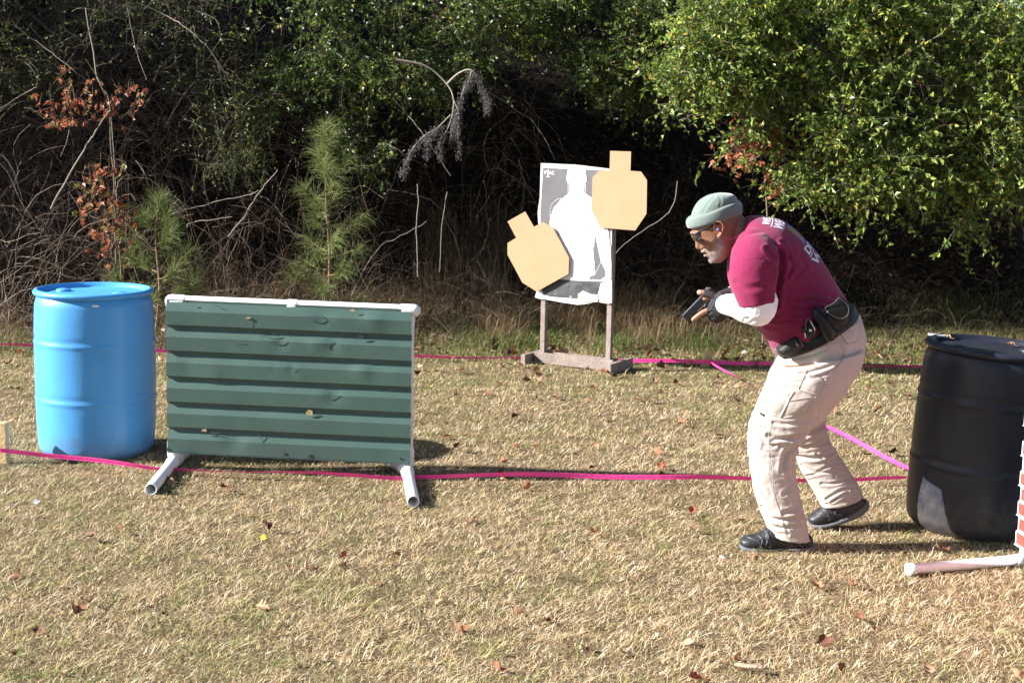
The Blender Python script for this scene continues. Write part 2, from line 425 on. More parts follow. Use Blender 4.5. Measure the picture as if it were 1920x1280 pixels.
MT['seed'] = mat('dark_dried_seed', (0.105, 0.095, 0.095), 0.7, attr=False, var=0.5, vscale=40)
MT['chip'] = mat('pale_wood_chip', (0.6, 0.4, 0.28), 0.8, var=0.3, vscale=40, bump=0.5, bscale=60)

dirty_base(MT['blue'], 0.22, (0.16, 0.15, 0.11), 0.45); dirty_base(MT['black'], 0.3, (0.1, 0.085, 0.065), 0.4)
# ------------------------------------------------------------------ ground and bank
BANK0 = 11.5
def bz(x, y):
    x = np.asarray(x, float); y = np.asarray(y, float)
    y0 = BANK0 + 0.35 * (vnoise(x, 0 * x, 2.3, 5) - 0.5) + 0.04 * x
    t = np.clip((y - y0) / 4.2, 0, 1)
    z = 2.95 * (t * t * (3 - 2 * t)) ** 0.95
    z = z + t * 0.28 * (vnoise(x, y, 0.8, 3) - 0.5) + t * 0.5 * (vnoise(x, y, 3.0, 4) - 0.5)
    z = z + np.clip((y - 16) / 60, 0, 1) * 1.5
    return z + 0.012 * (vnoise(x, y, 0.5, 8) - 0.5) * np.clip((t < 0.02), 0, 1)

def hit_bank(px, py, Ymax=17.0):
    px = np.asarray(px, float); py = np.asarray(py, float)
    D = _F[None] + _R[None] * ((px - 960) / FPX)[:, None] + _U[None] * ((640 - py) / FPX)[:, None]
    D = D / D[:, 1:2]; Y = np.full(len(px), 9.5); done = np.zeros(len(px), bool)
    for k in range(90):
        P = CAM + D * Y[:, None]
        done |= P[:, 2] < bz(P[:, 0], P[:, 1])
        Y = np.where(done, Y, np.minimum(Y + 0.08, Ymax))
    return CAM + D * Y[:, None]

xs = np.unique(np.concatenate([np.linspace(-300, -20, 12), np.linspace(-20, -6, 29), np.linspace(-6, 6, 97), np.linspace(6, 20, 29), np.linspace(20, 300, 12)]))
ys = np.unique(np.concatenate([np.linspace(-120, 0, 8), np.linspace(0, 10.5, 43), np.linspace(10.5, 17, 66), np.linspace(17, 40, 20), np.linspace(40, 400, 12)]))
X, Y = np.meshgrid(xs, ys); Z = bz(X, Y)
Vg = np.stack([X, Y, Z], -1).reshape(-1, 3); nx = len(xs)
i = np.arange(len(ys) - 1)[:, None]; j = np.arange(nx - 1)[None]
Q = np.stack([i * nx + j, i * nx + j + 1, (i + 1) * nx + j + 1, (i + 1) * nx + j], -1).reshape(-1, 4)
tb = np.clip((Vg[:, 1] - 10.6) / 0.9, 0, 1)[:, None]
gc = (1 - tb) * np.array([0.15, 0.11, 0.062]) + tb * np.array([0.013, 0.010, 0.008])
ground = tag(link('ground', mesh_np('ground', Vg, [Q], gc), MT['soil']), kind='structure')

# ------------------------------------------------------------------ lawn (stuff)
def in_view(x, y, m=0.15): return np.abs(x) < y * 0.36 + m
def lawn():
    Ps = []
    def scatter(y0, y1, dens):
        xm = y1 * 0.52 + 0.15; n = int(dens * 2 * xm * (y1 - y0))
        x = rng.uniform(-xm, xm, n); y = rng.uniform(y0, y1, n); k = in_view(x, y) | ((np.abs(x) < y * 0.52) & (rng.random(n) < 0.6)); Ps.append(np.stack([x[k], y[k]], -1))
    scatter(3.85, 5.0, 19000); scatter(5.0, 6.2, 15500); scatter(6.2, 7.8, 11500); scatter(7.8, 9.4, 8000); scatter(9.4, 11.6, 5500)
    P = np.concatenate(Ps); n = len(P); x, y = P.T
    g = 0.3 * vnoise(x, y, 0.55, 1) + 0.5 * vnoise(x, y, 0.13, 2) + 0.2 * vnoise(x, y, 1.6, 3)
    far = np.clip((y - 6.5) / 4, 0, 1)
    pg = np.clip((g - 0.5) * 1.4 + 0.15 + 0.27 * far, 0.04, 0.9)
    clump = vnoise(x, y, 0.045, 6)
    keep = rng.random(n) < 0.25 + 0.85 * clump
    x, y, pg, clump, far = x[keep], y[keep], pg[keep], clump[keep], far[keep]; n = len(x)
    green = rng.random(n) < pg
    H = rng.uniform(0.008, 0.026, n) * (0.7 + 0.7 * clump); H[green] *= 1.15
    tall = rng.random(n) < 0.012; H[tall] *= 2.2
    az = rng.uniform(0, 2 * math.pi, n); lean = rng.uniform(0.5, 3.2, n) * np.where(tall, 0.5, 1)
    wd = rng.uniform(0.0005, 0.0012, n) * (1 + 0.7 * far)
    straw = np.array([[0.65, 0.485, 0.265], [0.76, 0.61, 0.385], [0.52, 0.36, 0.195], [0.92, 0.81, 0.63], [0.25, 0.15, 0.085]])
    grn = np.array([[0.20, 0.26, 0.07], [0.27, 0.32, 0.09], [0.44, 0.41, 0.14], [0.10, 0.16, 0.05]])
    C = np.where(green[:, None], grn[rng.integers(0, 4, n)], straw[rng.choice(5, n, p=[.32, .25, .18, .12, .13])])
    C = C * rng.uniform(0.8, 1.15, n)[:, None]
    B = np.stack([x, y, bz(x, y) - 0.002], -1)
    dr = np.stack([np.cos(az), np.sin(az), 0 * az], -1); sd = np.stack([-np.sin(az + rng.normal(0, .6, n)), np.cos(az), 0 * az], -1)
    up = np.array([0, 0, 1.0])
    m = B + dr * (H * lean * 0.45)[:, None] + up * (H * 0.6)[:, None]
    t = B + dr * (H * lean)[:, None] + up * (H * rng.uniform(0.25, 1.1, n))[:, None]
    w_ = wd[:, None] * sd
    V = np.stack([B - w_, B + w_, m + w_ * 0.8, m - w_ * 0.8, t], 1).reshape(-1, 3)
    k = np.arange(n) * 5
    F = [np.stack([k, k + 1, k + 2, k + 3], -1), np.stack([k + 3, k + 2, k + 4], -1)]
    return link('grass', mesh_np('grass', V, F, np.repeat(C, 5, axis=0), smooth=False), MT['blade'])
tag(lawn(), 'short dormant straw coloured lawn flecked with green', 'grass', kind='stuff')

# ------------------------------------------------------------------ barrels
def barrel(name, loc, material, label, lean=(0, 0), chip=False, spin=0.0, H=0.80):
    root = empty(name, loc, label, 'barrel')
    R = 0.286
    def body_r(z):
        t = z / H; r = R * (1 - 0.055 * abs(2 * t - 1.0) ** 3.2)
        if z < 0.05: r -= 0.03 * (1 - z / 0.05) ** 2
        if z > H - 0.06: r -= 0.022 * ((z - H + 0.06) / 0.06) ** 2
        for zr in (0.285, 0.56):
            r += 0.0038 * math.exp(-((z - zr) / 0.009) ** 2) - 0.002 * math.exp(-((z - zr - 0.022) / 0.012) ** 2)
        return r
    zs = np.unique(np.concatenate([np.linspace(0, 0.05, 8), np.linspace(0.05, H - 0.04, 90), np.linspace(H - 0.04, H - 0.012, 6)]))
    prof = [(0.02, 0.0)] + [(body_r(z), z) for z in zs] + [(0.2, H - 0.011), (0.02, H - 0.011)]
    V, F = lathe(prof, 96)
    # slight out-of-round dents
    a = np.arctan2(V[:, 1], V[:, 0]); V[:, :2] *= (1 + 0.006 * np.sin(3 * a + V[:, 2] * 5) + 0.004 * np.sin(5 * a + 2))[:, None]
    T = Matrix.Translation(Vector(loc)) @ Matrix.Rotation(lean[0], 4, 'Y') @ Matrix.Rotation(lean[1], 4, 'X') @ Matrix.Rotation(spin, 4, 'Z')
    root.matrix_world = T; bpy.context.view_layer.update()
    b = link('body', mesh_np('barrel_body', V, F), material); b.parent = root
    lid = [(0.015, H - 0.012), (0.245, H - 0.012), (0.254, H - 0.004), (0.260, H + 0.012), (0.268, H + 0.012), (0.279, H + 0.007), (0.284, H + 0.000), (0.283, H - 0.009), (0.276, H - 0.015), (0.262, H - 0.026), (0.245, H - 0.024), (0.02, H - 0.024)]
    V, F = lathe(lid[::-1], 96)
    l = link('lid', mesh_np('barrel_lid', V, F), material); l.parent = root
    for (bx, by) in ((0.11, -0.10), (-0.13, 0.1)):
        V, F = lathe([(0.003, 0.012), (0.02, 0.012), (0.024, 0.009), (0.028, 0.009), (0.034, 0.009), (0.036, 0.001), (0.036, -0.004), (0.003, -0.004)][::-1], 28)
        bg_ = link('bung', mesh_np('bung', V + np.array([bx, by, H - 0.010]), F), material); bg_.parent = root
    return root
bx = gnd(178, 848)
blue = barrel('barrel', (bx[0] + 0.005, bx[1] + 0.02, 0), MT['blue'], 'sky blue plastic barrel beside the green corrugated panel', spin=0.4)
kx = gnd(1822, 987)
blk = barrel('barrel', (kx[0], kx[1], 0.0), MT['black'], 'black plastic barrel standing behind the man', lean=(RAD(3.3), RAD(0.5)), spin=0.9, H=0.77)
# a foil sticker under the lid of the blue barrel
V, F = ellipsoid((0, 0, 0), (0.019, 0.0025, 0.006), 20)
P = at(177, 574.5, 6.80); c0 = np.array([bx[0] + 0.005, bx[1]]); dd = P[:2] - c0; dd = dd / np.linalg.norm(dd) * 0.276; c0 = c0 + np.array([0, 0.02])
st = link('sticker', mesh_np('sticker', V + np.array([c0[0] + dd[0], c0[1] + dd[1], P[2]]), F), MT['white_plastic'], blue)
# foot moulding on lid of the black barrel
def on_lid(px, py):
    inv = np.array(blk.matrix_world.inverted()); O = inv @ np.append(CAM, 1); D = inv[:3, :3] @ ray(px, py)
    t = (0.764 - O[2]) / D[2]; return np.array(blk.matrix_world @ Vector(O[:3] + D * t)) 

# ------------------------------------------------------------------ green corrugated barricade
def barricade():
    gl = gnd(325, 881); gr = gnd(752, 899)
    gl = np.array([gl[0], gl[1], 0]); gr = np.array([gr[0], gr[1], 0])
    root = empty('barricade', tuple((gl + gr) / 2), 'dark green ribbed metal panel on a white pipe frame', 'barricade')
    YL, YR = gl[1], gr[1]
    TL = at(312, 561, YL); TR = at(773, 580, YR); BL = at(307, 850, YL); BR = at(762, 866, YR)
    # work in a clean upright frame
    u = TR - TL; u[2] = 0; Wd = np.linalg.norm(u); u /= Wd; n = np.array([u[1], -u[0], 0])   # n towards the camera
    base = np.array([TL[0], TL[1], 0]); zt = (TL[2] + TR[2]) / 2; zb = (BL[2] + BR[2]) / 2
    tilt = (TR[2] - TL[2]) / Wd
    def W(s, z, d): return base + u * s + n * d + np.array([0, 0, z + tilt * (s - Wd / 2)])
    period = (zt - zb) / 6
    prof = []
    z = zt
    for k in range(6):
        prof += [(z, 0.0), (z - 0.012, 0.0), (z - 0.014, 0.001), (z - 0.050, 0.0155), (z - 0.052, 0.0162), (z - period + 0.006, 0.0165), (z - period + 0.003, 0.0155)]
        z -= period
    prof.append((zb, 0.0)) if False else prof.append((zb, 0.0155))
    ns = 150; V = []; K = len(prof)
    holes = [(463,596),(470,600),(742,605),(660,581),(580,774),(383,804),(352,568)]
    dents = [(602,603,16,.008),(525,645,14,.007),(623,650,12,.007),(505,627,12,.006),(623,748,16,.010),(545,695,10,.006),(510,695,8,.006),(480,605,9,.01),(680,690,18,-.006),(400,700,20,-.005),(600,850,10,.008),(535,848,8,.007),(440,830,20,.006),(700,600,24,-.006),(350,690,18,.005),(590,650,18,-.006)]
    for j in range(ns + 1):
        s = Wd * j / ns
        for (z, d) in prof: V.append(W(s, z, d))
    V = np.array(V)
    P = proj(V); disp = np.zeros(len(V))
    for (a, b, r, A) in dents: disp -= A * np.exp(-(((P[:, 0] - a) ** 2) / (r * r) + ((P[:, 1] - b) ** 2) / (r * r * 0.35)))
    disp += 0.0022 * (vnoise(P[:, 0], P[:, 1], 70, 3) - 0.5)
    V = V + n * disp[:, None]
    i = np.arange(ns)[:, None] * K; j = np.arange(K - 1)[None]
    Q = np.stack([i + j, i + j + 1, i + K + j + 1, i + K + j], -1).reshape(-1, 4)
    me = mesh_np('panel', V, [Q], smooth=False)
    o = link('panel', me, MT['green'], root)
    md = o.modifiers.new('t', 'SOLIDIFY'); md.thickness = 0.0015; md.offset = 0
    # bullet tears: small torn flaps of bare metal
    def onp(px, py):
        d = ray(px, py); q = base + n * 0.0185; t = ((q - CAM) @ n) / (d @ n); return CAM + d * t
    tears = []
    for (px, py, w_, h_) in [(465,596,9,3),(474,600,5,3),(661,582,8,4),(678,631,9,5),(581,774,10,7),(383,806,9,4),(315,842,5,4),(582,855,6,5),(536,851,5,4),(752,860,5,4),(350,564,5,3)]:
        pts = [(px + w_ * math.cos(a) * random.uniform(.5, 1), py + h_ * math.sin(a) * random.uniform(.5, 1)) for a in np.linspace(0, 2 * math.pi, 7, endpoint=False)]
        tears.append(poly_prism(pts, lambda a, b, dd: onp(a, b) - n * (-0.001 + dd * 0.001) + n * 0.0, 1.0))
    for idx, (V, F) in enumerate(tears):
        link('bullet_tear', mesh_np('bullet_tear', V, F, smooth=False), MT['hole_rim'] if idx in (0, 4, 5, 2) else MT['dark'], root)
    for pts in [[(475,598),(475,614)],[(588,602),(602,606),(612,601)],[(520,645),(530,647),(540,642)],[(618,655),(618,645),(624,640)],[(617,748),(628,743),(636,741)],[(492,626),(508,629),(516,625)],[(441,645),(466,646)],[(503,694),(511,695)],[(551,697),(558,694)],[(396,811),(410,812)],[(640,650),(641,668)],[(600,590),(628,612)],[(395,568),(412,575)],[(484,812),(500,842)],[(478,842),(492,834)],[(330,700),(350,700)]]:
        pp = catmull(np.array(pts, float), 4) if len(pts) > 2 else np.array(pts, float)
        V, F = chain([onp(a, b) - n * 0.0022 for a, b in pp], [0.0013] * len(pp), n=6, sub=1)
        light = pts[0][0] in (640, 600, 395, 484, 478, 330, 396)
        link('scratch' if light else 'dent_line', mesh_np('crease', V, F), MT['thread'] if light else MT['dark'], root)
    # pipe frame
    r = 0.0265
    fr = []
    zc = zt - 0.009
    fr.append(chain([W(0.015, zc, -0.028), W(Wd - 0.02, zc, -0.028)], [r, r], n=20, sub=1))
    link('top_pipe', mesh_np('pipe', *fr[0]), MT['white_plastic'], root)
    cps = []
    for s0, s1 in ((-0.012, 0.075), (Wd / 2 - 0.03, Wd / 2 + 0.03), (Wd - 0.075, Wd + 0.006)):
        V, F = chain([W(s0 + r, zc, -0.028), W(s1, zc, -0.028)], [r * 1.12, r * 1.12], n=20, sub=1)
        link('pipe_coupling', mesh_np('coupling', V, F), MT['white_plastic'], root)
    for s, g, back, front in ((0.018, gl, gnd(352, 845, 0.03), gnd(283, 917, 0.03)), (Wd - 0.02, gr, gnd(733, 864, 0.03), gnd(775, 940, 0.03))):
        top = W(s, zc - 0.0, -0.028); foot = np.array([g[0], g[1], 0.06]); foot[:2] = W(s, 0, -0.028)[:2]
        V, F = chain([top, top * 0.5 + foot * 0.5, foot], [r, r, r], n=20, sub=1)
        link('upright', mesh_np('pipe', V, F), MT['white_plastic'], root)
        V, F = chain([top, top * 0.93 + foot * 0.07], [r * 1.1] * 2, n=20, sub=1)
        link('pipe_elbow', mesh_np('elbow', V, F), MT['white_plastic'], root)
        V, F = chain([foot + np.array([0, 0, 0.075]), foot + np.array([0, 0, 0.01])], [r * 1.2] * 2, n=20, sub=1)
        link('pipe_tee', mesh_np('tee', V, F), MT['white_plastic'], root)
        mid = foot - np.array([0, 0, 0.02])
        for e_, nm in ((front, 'front_foot'), (back, 'rear_foot')):
            e_ = np.array(e_)
            dirv = e_ - mid; Ld = np.linalg.norm(dirv); dirv /= Ld
            # open-ended pipe with a visible wall
            a = np.linspace(0, 2 * math.pi, 24, endpoint=False); uu = np.cross(dirv, [0, 0, 1]); uu /= np.linalg.norm(uu); vv = np.cross(uu, dirv)
            def rg(p, q): return p + q * (np.cos(a)[:, None] * uu + np.sin(a)[:, None] * vv)
            R = np.array([rg(mid, r * 1.17), rg(mid + dirv * 0.07, r * 1.17), rg(mid + dirv * 0.071, r), rg(e_, r), rg(e_, r * 0.84), rg(e_ - dirv * 0.12, r * 0.84)])
            V, F = loft(R, sub=1); link(nm, mesh_np('foot', V, F), MT['white_plastic'], root)
    return root
barricade()

# ------------------------------------------------------------------ target stand
def stand():
    pl = gnd(1018, 680); pr = gnd(1141, 694)
    c = (pl + pr) / 2; u = pr - pl; u[2] = 0; span = np.linalg.norm(u); u /= span
    n = np.array([u[1], -u[0], 0.0])                     # faces the camera's left
    if n[1] > 0: n = -n
    root = empty('target_stand', tuple(c), 'wooden target stand carrying a white silhouette poster', 'target stand')
    def W(s, d, z): return c + u * s + n * d + np.array([0, 0, z])
    rot = np.stack([u, -n, [0, 0, 1]], 1)
    def bx_(nm, s, d, z, size, m, bev=0.003, rr=None):
        V, F = box(W(s, d, z), size, rot if rr is None else rr, bev); return link(nm, mesh_np(nm, V, F, smooth=False), MT[m], root)
    zt = at(1080, 312, c[1])[2]; zb = 0.45
    for s in (-span / 2, span / 2): bx_('post', s, 0, (zt - 0.05 + 0.04) / 2, (0.036, 0.036, zt - 0.09), 'wood_grey')
    bx_('cross_board', 0, 0.032, 0.040, (span + 0.10, 0.022, 0.075), 'wood_grey')
    bx_('cross_board', 0, -0.032, 0.040, (span + 0.10, 0.022, 0.075), 'wood_grey')
    for s in (-span / 2 - 0.075, span / 2 + 0.075): bx_('runner', s, -0.02, 0.034, (0.034, 0.34, 0.072), 'wood_grey')
    fd = 0.024                                             # board in front of the posts
    def onb(px, py, d):
        q = c + n * d; dr = ray(px, py); t = ((q - CAM) @ n) / (dr @ n); return CAM + dr * t
    def sheet(nm, pts, d, th, m, par=root):
        V, F = poly_prism(pts, lambda a, b, e: onb(a, b, d) - n * e, th); return link(nm, mesh_np(nm, V, F, smooth=False), MT[m], par)
    backer = sheet('backer_board', [(1014,306),(1080,309),(1146,317),(1147,400),(1149,480),(1147,568),(1143,570),(1120,566),(1098,570),(1060,565),(1010,560),(1003,557),(1008,540),(1010,480),(1007,468),(1011,440),(1008,400),(1009,390),(1012,370)], fd + 0.006, 0.008, 'corr')
    low = sheet('old_poster', [(1011,440),(1139,450),(1140,525),(1128,560),(1100,566),(1098,570),(1082,571),(1050,566),(1003,557),(1007,545)], fd + 0.0085, 0.001, 'paper_white', backer)
    sheet('old_print', [(1014,480),(1138,480),(1137,528),(1126,530),(1120,552),(1108,551),(1092,546),(1083,553),(1083,560),(1030,556),(1019,552),(1015,543)], fd + 0.0105, 0.001, 'paper_black', low)
    post = sheet('silhouette_poster', [(1015,313),(1145,319),(1147,400),(1146,519),(1136,528),(1080,526),(1015,521),(1012,500),(1013,400)], fd + 0.013, 0.001, 'paper_white', backer)
    sheet('printed_ground', [(1018,314.5),(1143,320),(1144.5,400),(1143.5,515),(1136,516),(1125,524),(1013.5,518),(1014,460),(1013,400)], fd + 0.0155, 0.001, 'paper_grey', post)
    k = 2.7824
    def z3(l): return [(920 + a / k, 260 + b / k) for a, b in l]
    sheet('silhouette_figure', z3([(404,152),(494,152),(497,188),(502,205),(498,228),(489,232),(487,280),(520,305),(560,320),(600,370),(612,480),(624,560),(629,660),(628,735),(600,728),(600,690),(575,640),(558,560),(545,500),(534,575),(545,690),(544,712),(520,716),(515,738),(370,728),(384,700),(372,620),(352,520),(358,480),(350,505),(332,470),(306,450),(312,410),(330,360),(365,320),(412,282),(413,232),(400,230),(394,205),(398,188)]), fd + 0.018, 0.001, 'paper_white', post)
    # faint printed boxes and marks
    def frame(x0, y0, x1, y1, w_=0.5):
        for r_ in ([(x0, y0), (x1, y0), (x1, y0 + w_), (x0, y0 + w_)], [(x0, y1 - w_), (x1, y1 - w_), (x1, y1), (x0, y1)], [(x0, y0), (x0 + w_, y0), (x0 + w_, y1), (x0, y1)], [(x1 - w_, y0), (x1, y0), (x1, y1), (x1 - w_, y1)]):
            sheet('printed_line', r_, fd + 0.0195, 0.0006, 'ink', post)
    frame(1064, 386, 1100, 420); frame(1082, 479, 1105, 513); frame(1071, 325, 1092, 357, 0.35)
    for q in range(9):
        x0 = 1068 + rng.uniform(0, 24); y0 = 392 + q * 3 + rng.uniform(0, 2)
        sheet('printed_line', [(x0, y0), (x0 + rng.uniform(3, 7), y0 + rng.uniform(-1, 1)), (x0 + 4, y0 + 0.7)], fd + 0.0195, 0.0006, 'ink', post)
    dots = []
    for line in ([(404,235),(404,290)], [(495,232),(495,295)], [(310,405),(315,350),(345,318),(378,314)], [(541,500),(541,560)], [(578,640),(548,700)]):
        L_ = catmull(np.array(line, float), 8) if len(line) > 2 else np.linspace(line[0], line[1], 9 if line[0][0] < 520 else 7)
        for p in L_[::2 if len(line) > 2 else 1]: dots.append(p)
    for p in dots:
        a, b = 920 + p[0] / k, 260 + p[1] / k
        sheet('printed_dot', [(a - .5, b - .8), (a + .5, b - .8), (a + .5, b + .8), (a - .5, b + .8)], fd + 0.0178, 0.0006, 'paper_white', post)
    # lettering in the upper left corner
    cu = bpy.data.curves.new('logo', 'FONT'); cu.body = 'VTAC'; cu.size = 1.0; cu.offset = 0.02
    to = bpy.data.objects.new('logo', cu); COL.objects.link(to); dg = bpy.context.evaluated_depsgraph_get(); dg.update()
    me = bpy.data.meshes.new_from_object(to.evaluated_get(dg)); bpy.data.objects.remove(to)
    V = verts(me); w_ = V[:, 0].max()
    V3 = np.array([onb(1020 + v[0] / w_ * 19.5, 326.5 - v[1] * 9 + v[0] / w_ * 1.0, fd + 0.0185) for v in V]); setv(me, V3); me.name = 'poster_lettering'
    link('poster_lettering', me, MT['paper_white'], post)
    sheet('printed_line', [(1027, 318), (1029, 318), (1028.6, 330), (1027, 330)], fd + 0.0184, 0.0006, 'paper_white', post)
    sheet('printed_line', [(1024.5, 331), (1031, 331.3), (1031, 332.3), (1024.5, 332)], fd + 0.0184, 0.0006, 'paper_white', post)
    sheet('torn_corner', [(1083,552),(1092,545),(1108,551),(1122,553),(1121,566),(1098,566),(1086,561)], fd + 0.0118, 0.001, 'corr', low)
    sheet('torn_strip', [(1138,520),(1147,520),(1147,568),(1139,569),(1136,550),(1139,540)], fd + 0.0146, 0.001, 'corr', low)
    # tan cardboard targets pinned on the board
    def card(pts, d, label, tilt):
        o0 = onb(np.mean([p[0] for p in pts]), np.mean([p[1] for p in pts]), d)
        V, F = poly_prism(pts, lambda a, b, e: onb(a, b, d) - n * e, 0.004)
        V = V - o0
        o = link('cardboard_target', mesh_np('cardboard_target', V, F, smooth=False), MT['cardboard']); o.location = o0
        return tag(o, label, 'target', 'tan cardboard targets on the stand')
    card([(1144,283),(1183,284.5),(1182,320.5),(1202,322),(1213,338),(1212,401),(1191,432),(1126,427),(1109,394),(1111,333),(1125,318),(1143,320)], fd + 0.034, 'upright tan cardboard target at the upper right of the poster', 0)
    card([(951.6,415.3),(984.7,396.6),(1000.9,425.3),(1018.8,416.4),(1036.8,427.1),(1066.7,482.9),(1065.6,513.4),(1006.3,546.5),(979.3,529.6),(951.6,477.5),(951.6,455.9),(967.8,445.8)], fd + 0.040, 'tilted tan cardboard target at the lower left of the poster', 0)
stand()

# ------------------------------------------------------------------ stakes and pink tape
def stake(px0, py0, px1, py1, w_, th, label, Y=None, green=False):
    b = gnd(px0, py0); t = at(px1, py1, b[1] - 0.01)
    ax = t - b; L_ = np.linalg.norm(ax); ax /= L_
    u = np.array([1, 0, 0.0]); u -= ax * (u @ ax); u /= np.linalg.norm(u); v = np.cross(ax, u)
    V, F = box((0, 0, L_ / 2 - 0.03), (w_, th, L_ + 0.06), None, 0.002)
    o = link('stake', mesh_np('stake', V @ np.stack([u, v, ax], 0), F, smooth=False), MT['wood_new'])
    o.location = b; return tag(o, label, 'stake')
stake(1320, 688, 1334, 657, 0.048, 0.03, 'short leaning wooden stake tied with pink tape near the bank')
sb = gnd(0, 868)
V, F = box((0, 0, 0.07), (0.085, 0.036, 0.26), Matrix.Rotation(RAD(-6), 3, 'Z'), 0.002)
ls = link('stake', mesh_np('stake', V, F, smooth=False), MT['wood_new']); ls.location = (sb[0] - 0.001, sb[1], 0)
tag(ls, 'pale flat wooden stake left of the blue barrel with tape tied round it', 'stake')

def tape(pts, label, width=0.026, zoff=None, seed=1, flat=0.5):
    r_ = random.Random(seed)
    P = np.array(pts, float); P = catmull(P, 14); n = len(P)
    T = np.gradient(P, axis=0); T /= np.linalg.norm(T, axis=1)[:, None]
    Sd = np.cross(T, [0, 0, 1.0]); Sd /= np.linalg.norm(Sd, axis=1)[:, None]
    s = np.cumsum(np.linalg.norm(np.diff(P, axis=0, prepend=P[:1]), axis=1))
    ang = 1.15 + 0.5 * np.sin(s * 1.9 + seed) + 0.25 * np.sin(s * 5.3 + 2 * seed)
    wv = (Sd * np.cos(ang)[:, None] + np.array([0, 0, 1.0]) * np.sin(ang)[:, None]) * width / 2
    P = P + np.array([0, 0, 1.0]) * (0.004 * np.sin(s * 7 + seed))[:, None]
    V = np.stack([P - wv, P - wv * 0.3 + 0.0008, P + wv * 0.3 - 0.0008, P + wv], 1).reshape(-1, 3)
    i = np.arange(n - 1)[:, None] * 4; j = np.arange(3)[None]
    Q = np.stack([i + j, i + j + 1, i + 4 + j + 1, i + 4 + j], -1).reshape(-1, 4)
    o0 = V.mean(0); o = link('tape', mesh_np('tape', V - o0, [Q]), MT['tape']); o.location = o0
    return tag(o, label, 'tape', 'pink marking tapes along the lawn')
tape([gnd(x, y, z) for x, y, z in [(-60,838,.085),(6,844,.085),(60,849,.07),(170,861,.055),(290,879,.035),(340,880,.035),(560,886,.035),(738,895,.03),(800,892,.045),(1000,890,.05),(1200,893,.04),(1400,897,.035),(1560,899,.035),(1700,896,.035)]], 'pink tape across the lawn in front of the blue barrel and green panel', 0.023, seed=2)
tape([gnd(x, y, z) for x, y, z in [(-60,643,.05),(60,648,.05),(300,658,.05),(560,662,.04),(780,668,.035),(1000,671.5,.02),(1090,674.5,.02),(1180,676,.03),(1325,678,.05),(1460,682,.05),(1700,687,.05),(1990,693,.05)]], 'long pink tape at the foot of the bank behind the target stand', 0.025, seed=5, flat=0.9)
tape([gnd(x, y, z) for x, y, z in [(1326,675,.06),(1380,706,.05),(1425,731,.05),(1535,790,.05),(1610,830,.045),(1692,871,.04),(1730,890,.03)]], 'pink tape running from the leaning stake to the black barrel', 0.020, seed=3)
# the knot on the left stake belongs to the stake
V, F = chain([np.array([sb[0] + x_, sb[1] - y_, z_]) for x_, y_, z_ in ((-0.06, 0.027, 0.07), (0.0, 0.029, 0.078), (0.03, 0.022, 0.07), (0.034, 0.0, 0.074), (0.03, -0.02, 0.07))], [0.008, 0.009, 0.012, 0.009, 0.008], n=8)
link('tape_knot', mesh_np('knot', V, F), MT['tape'], ls)

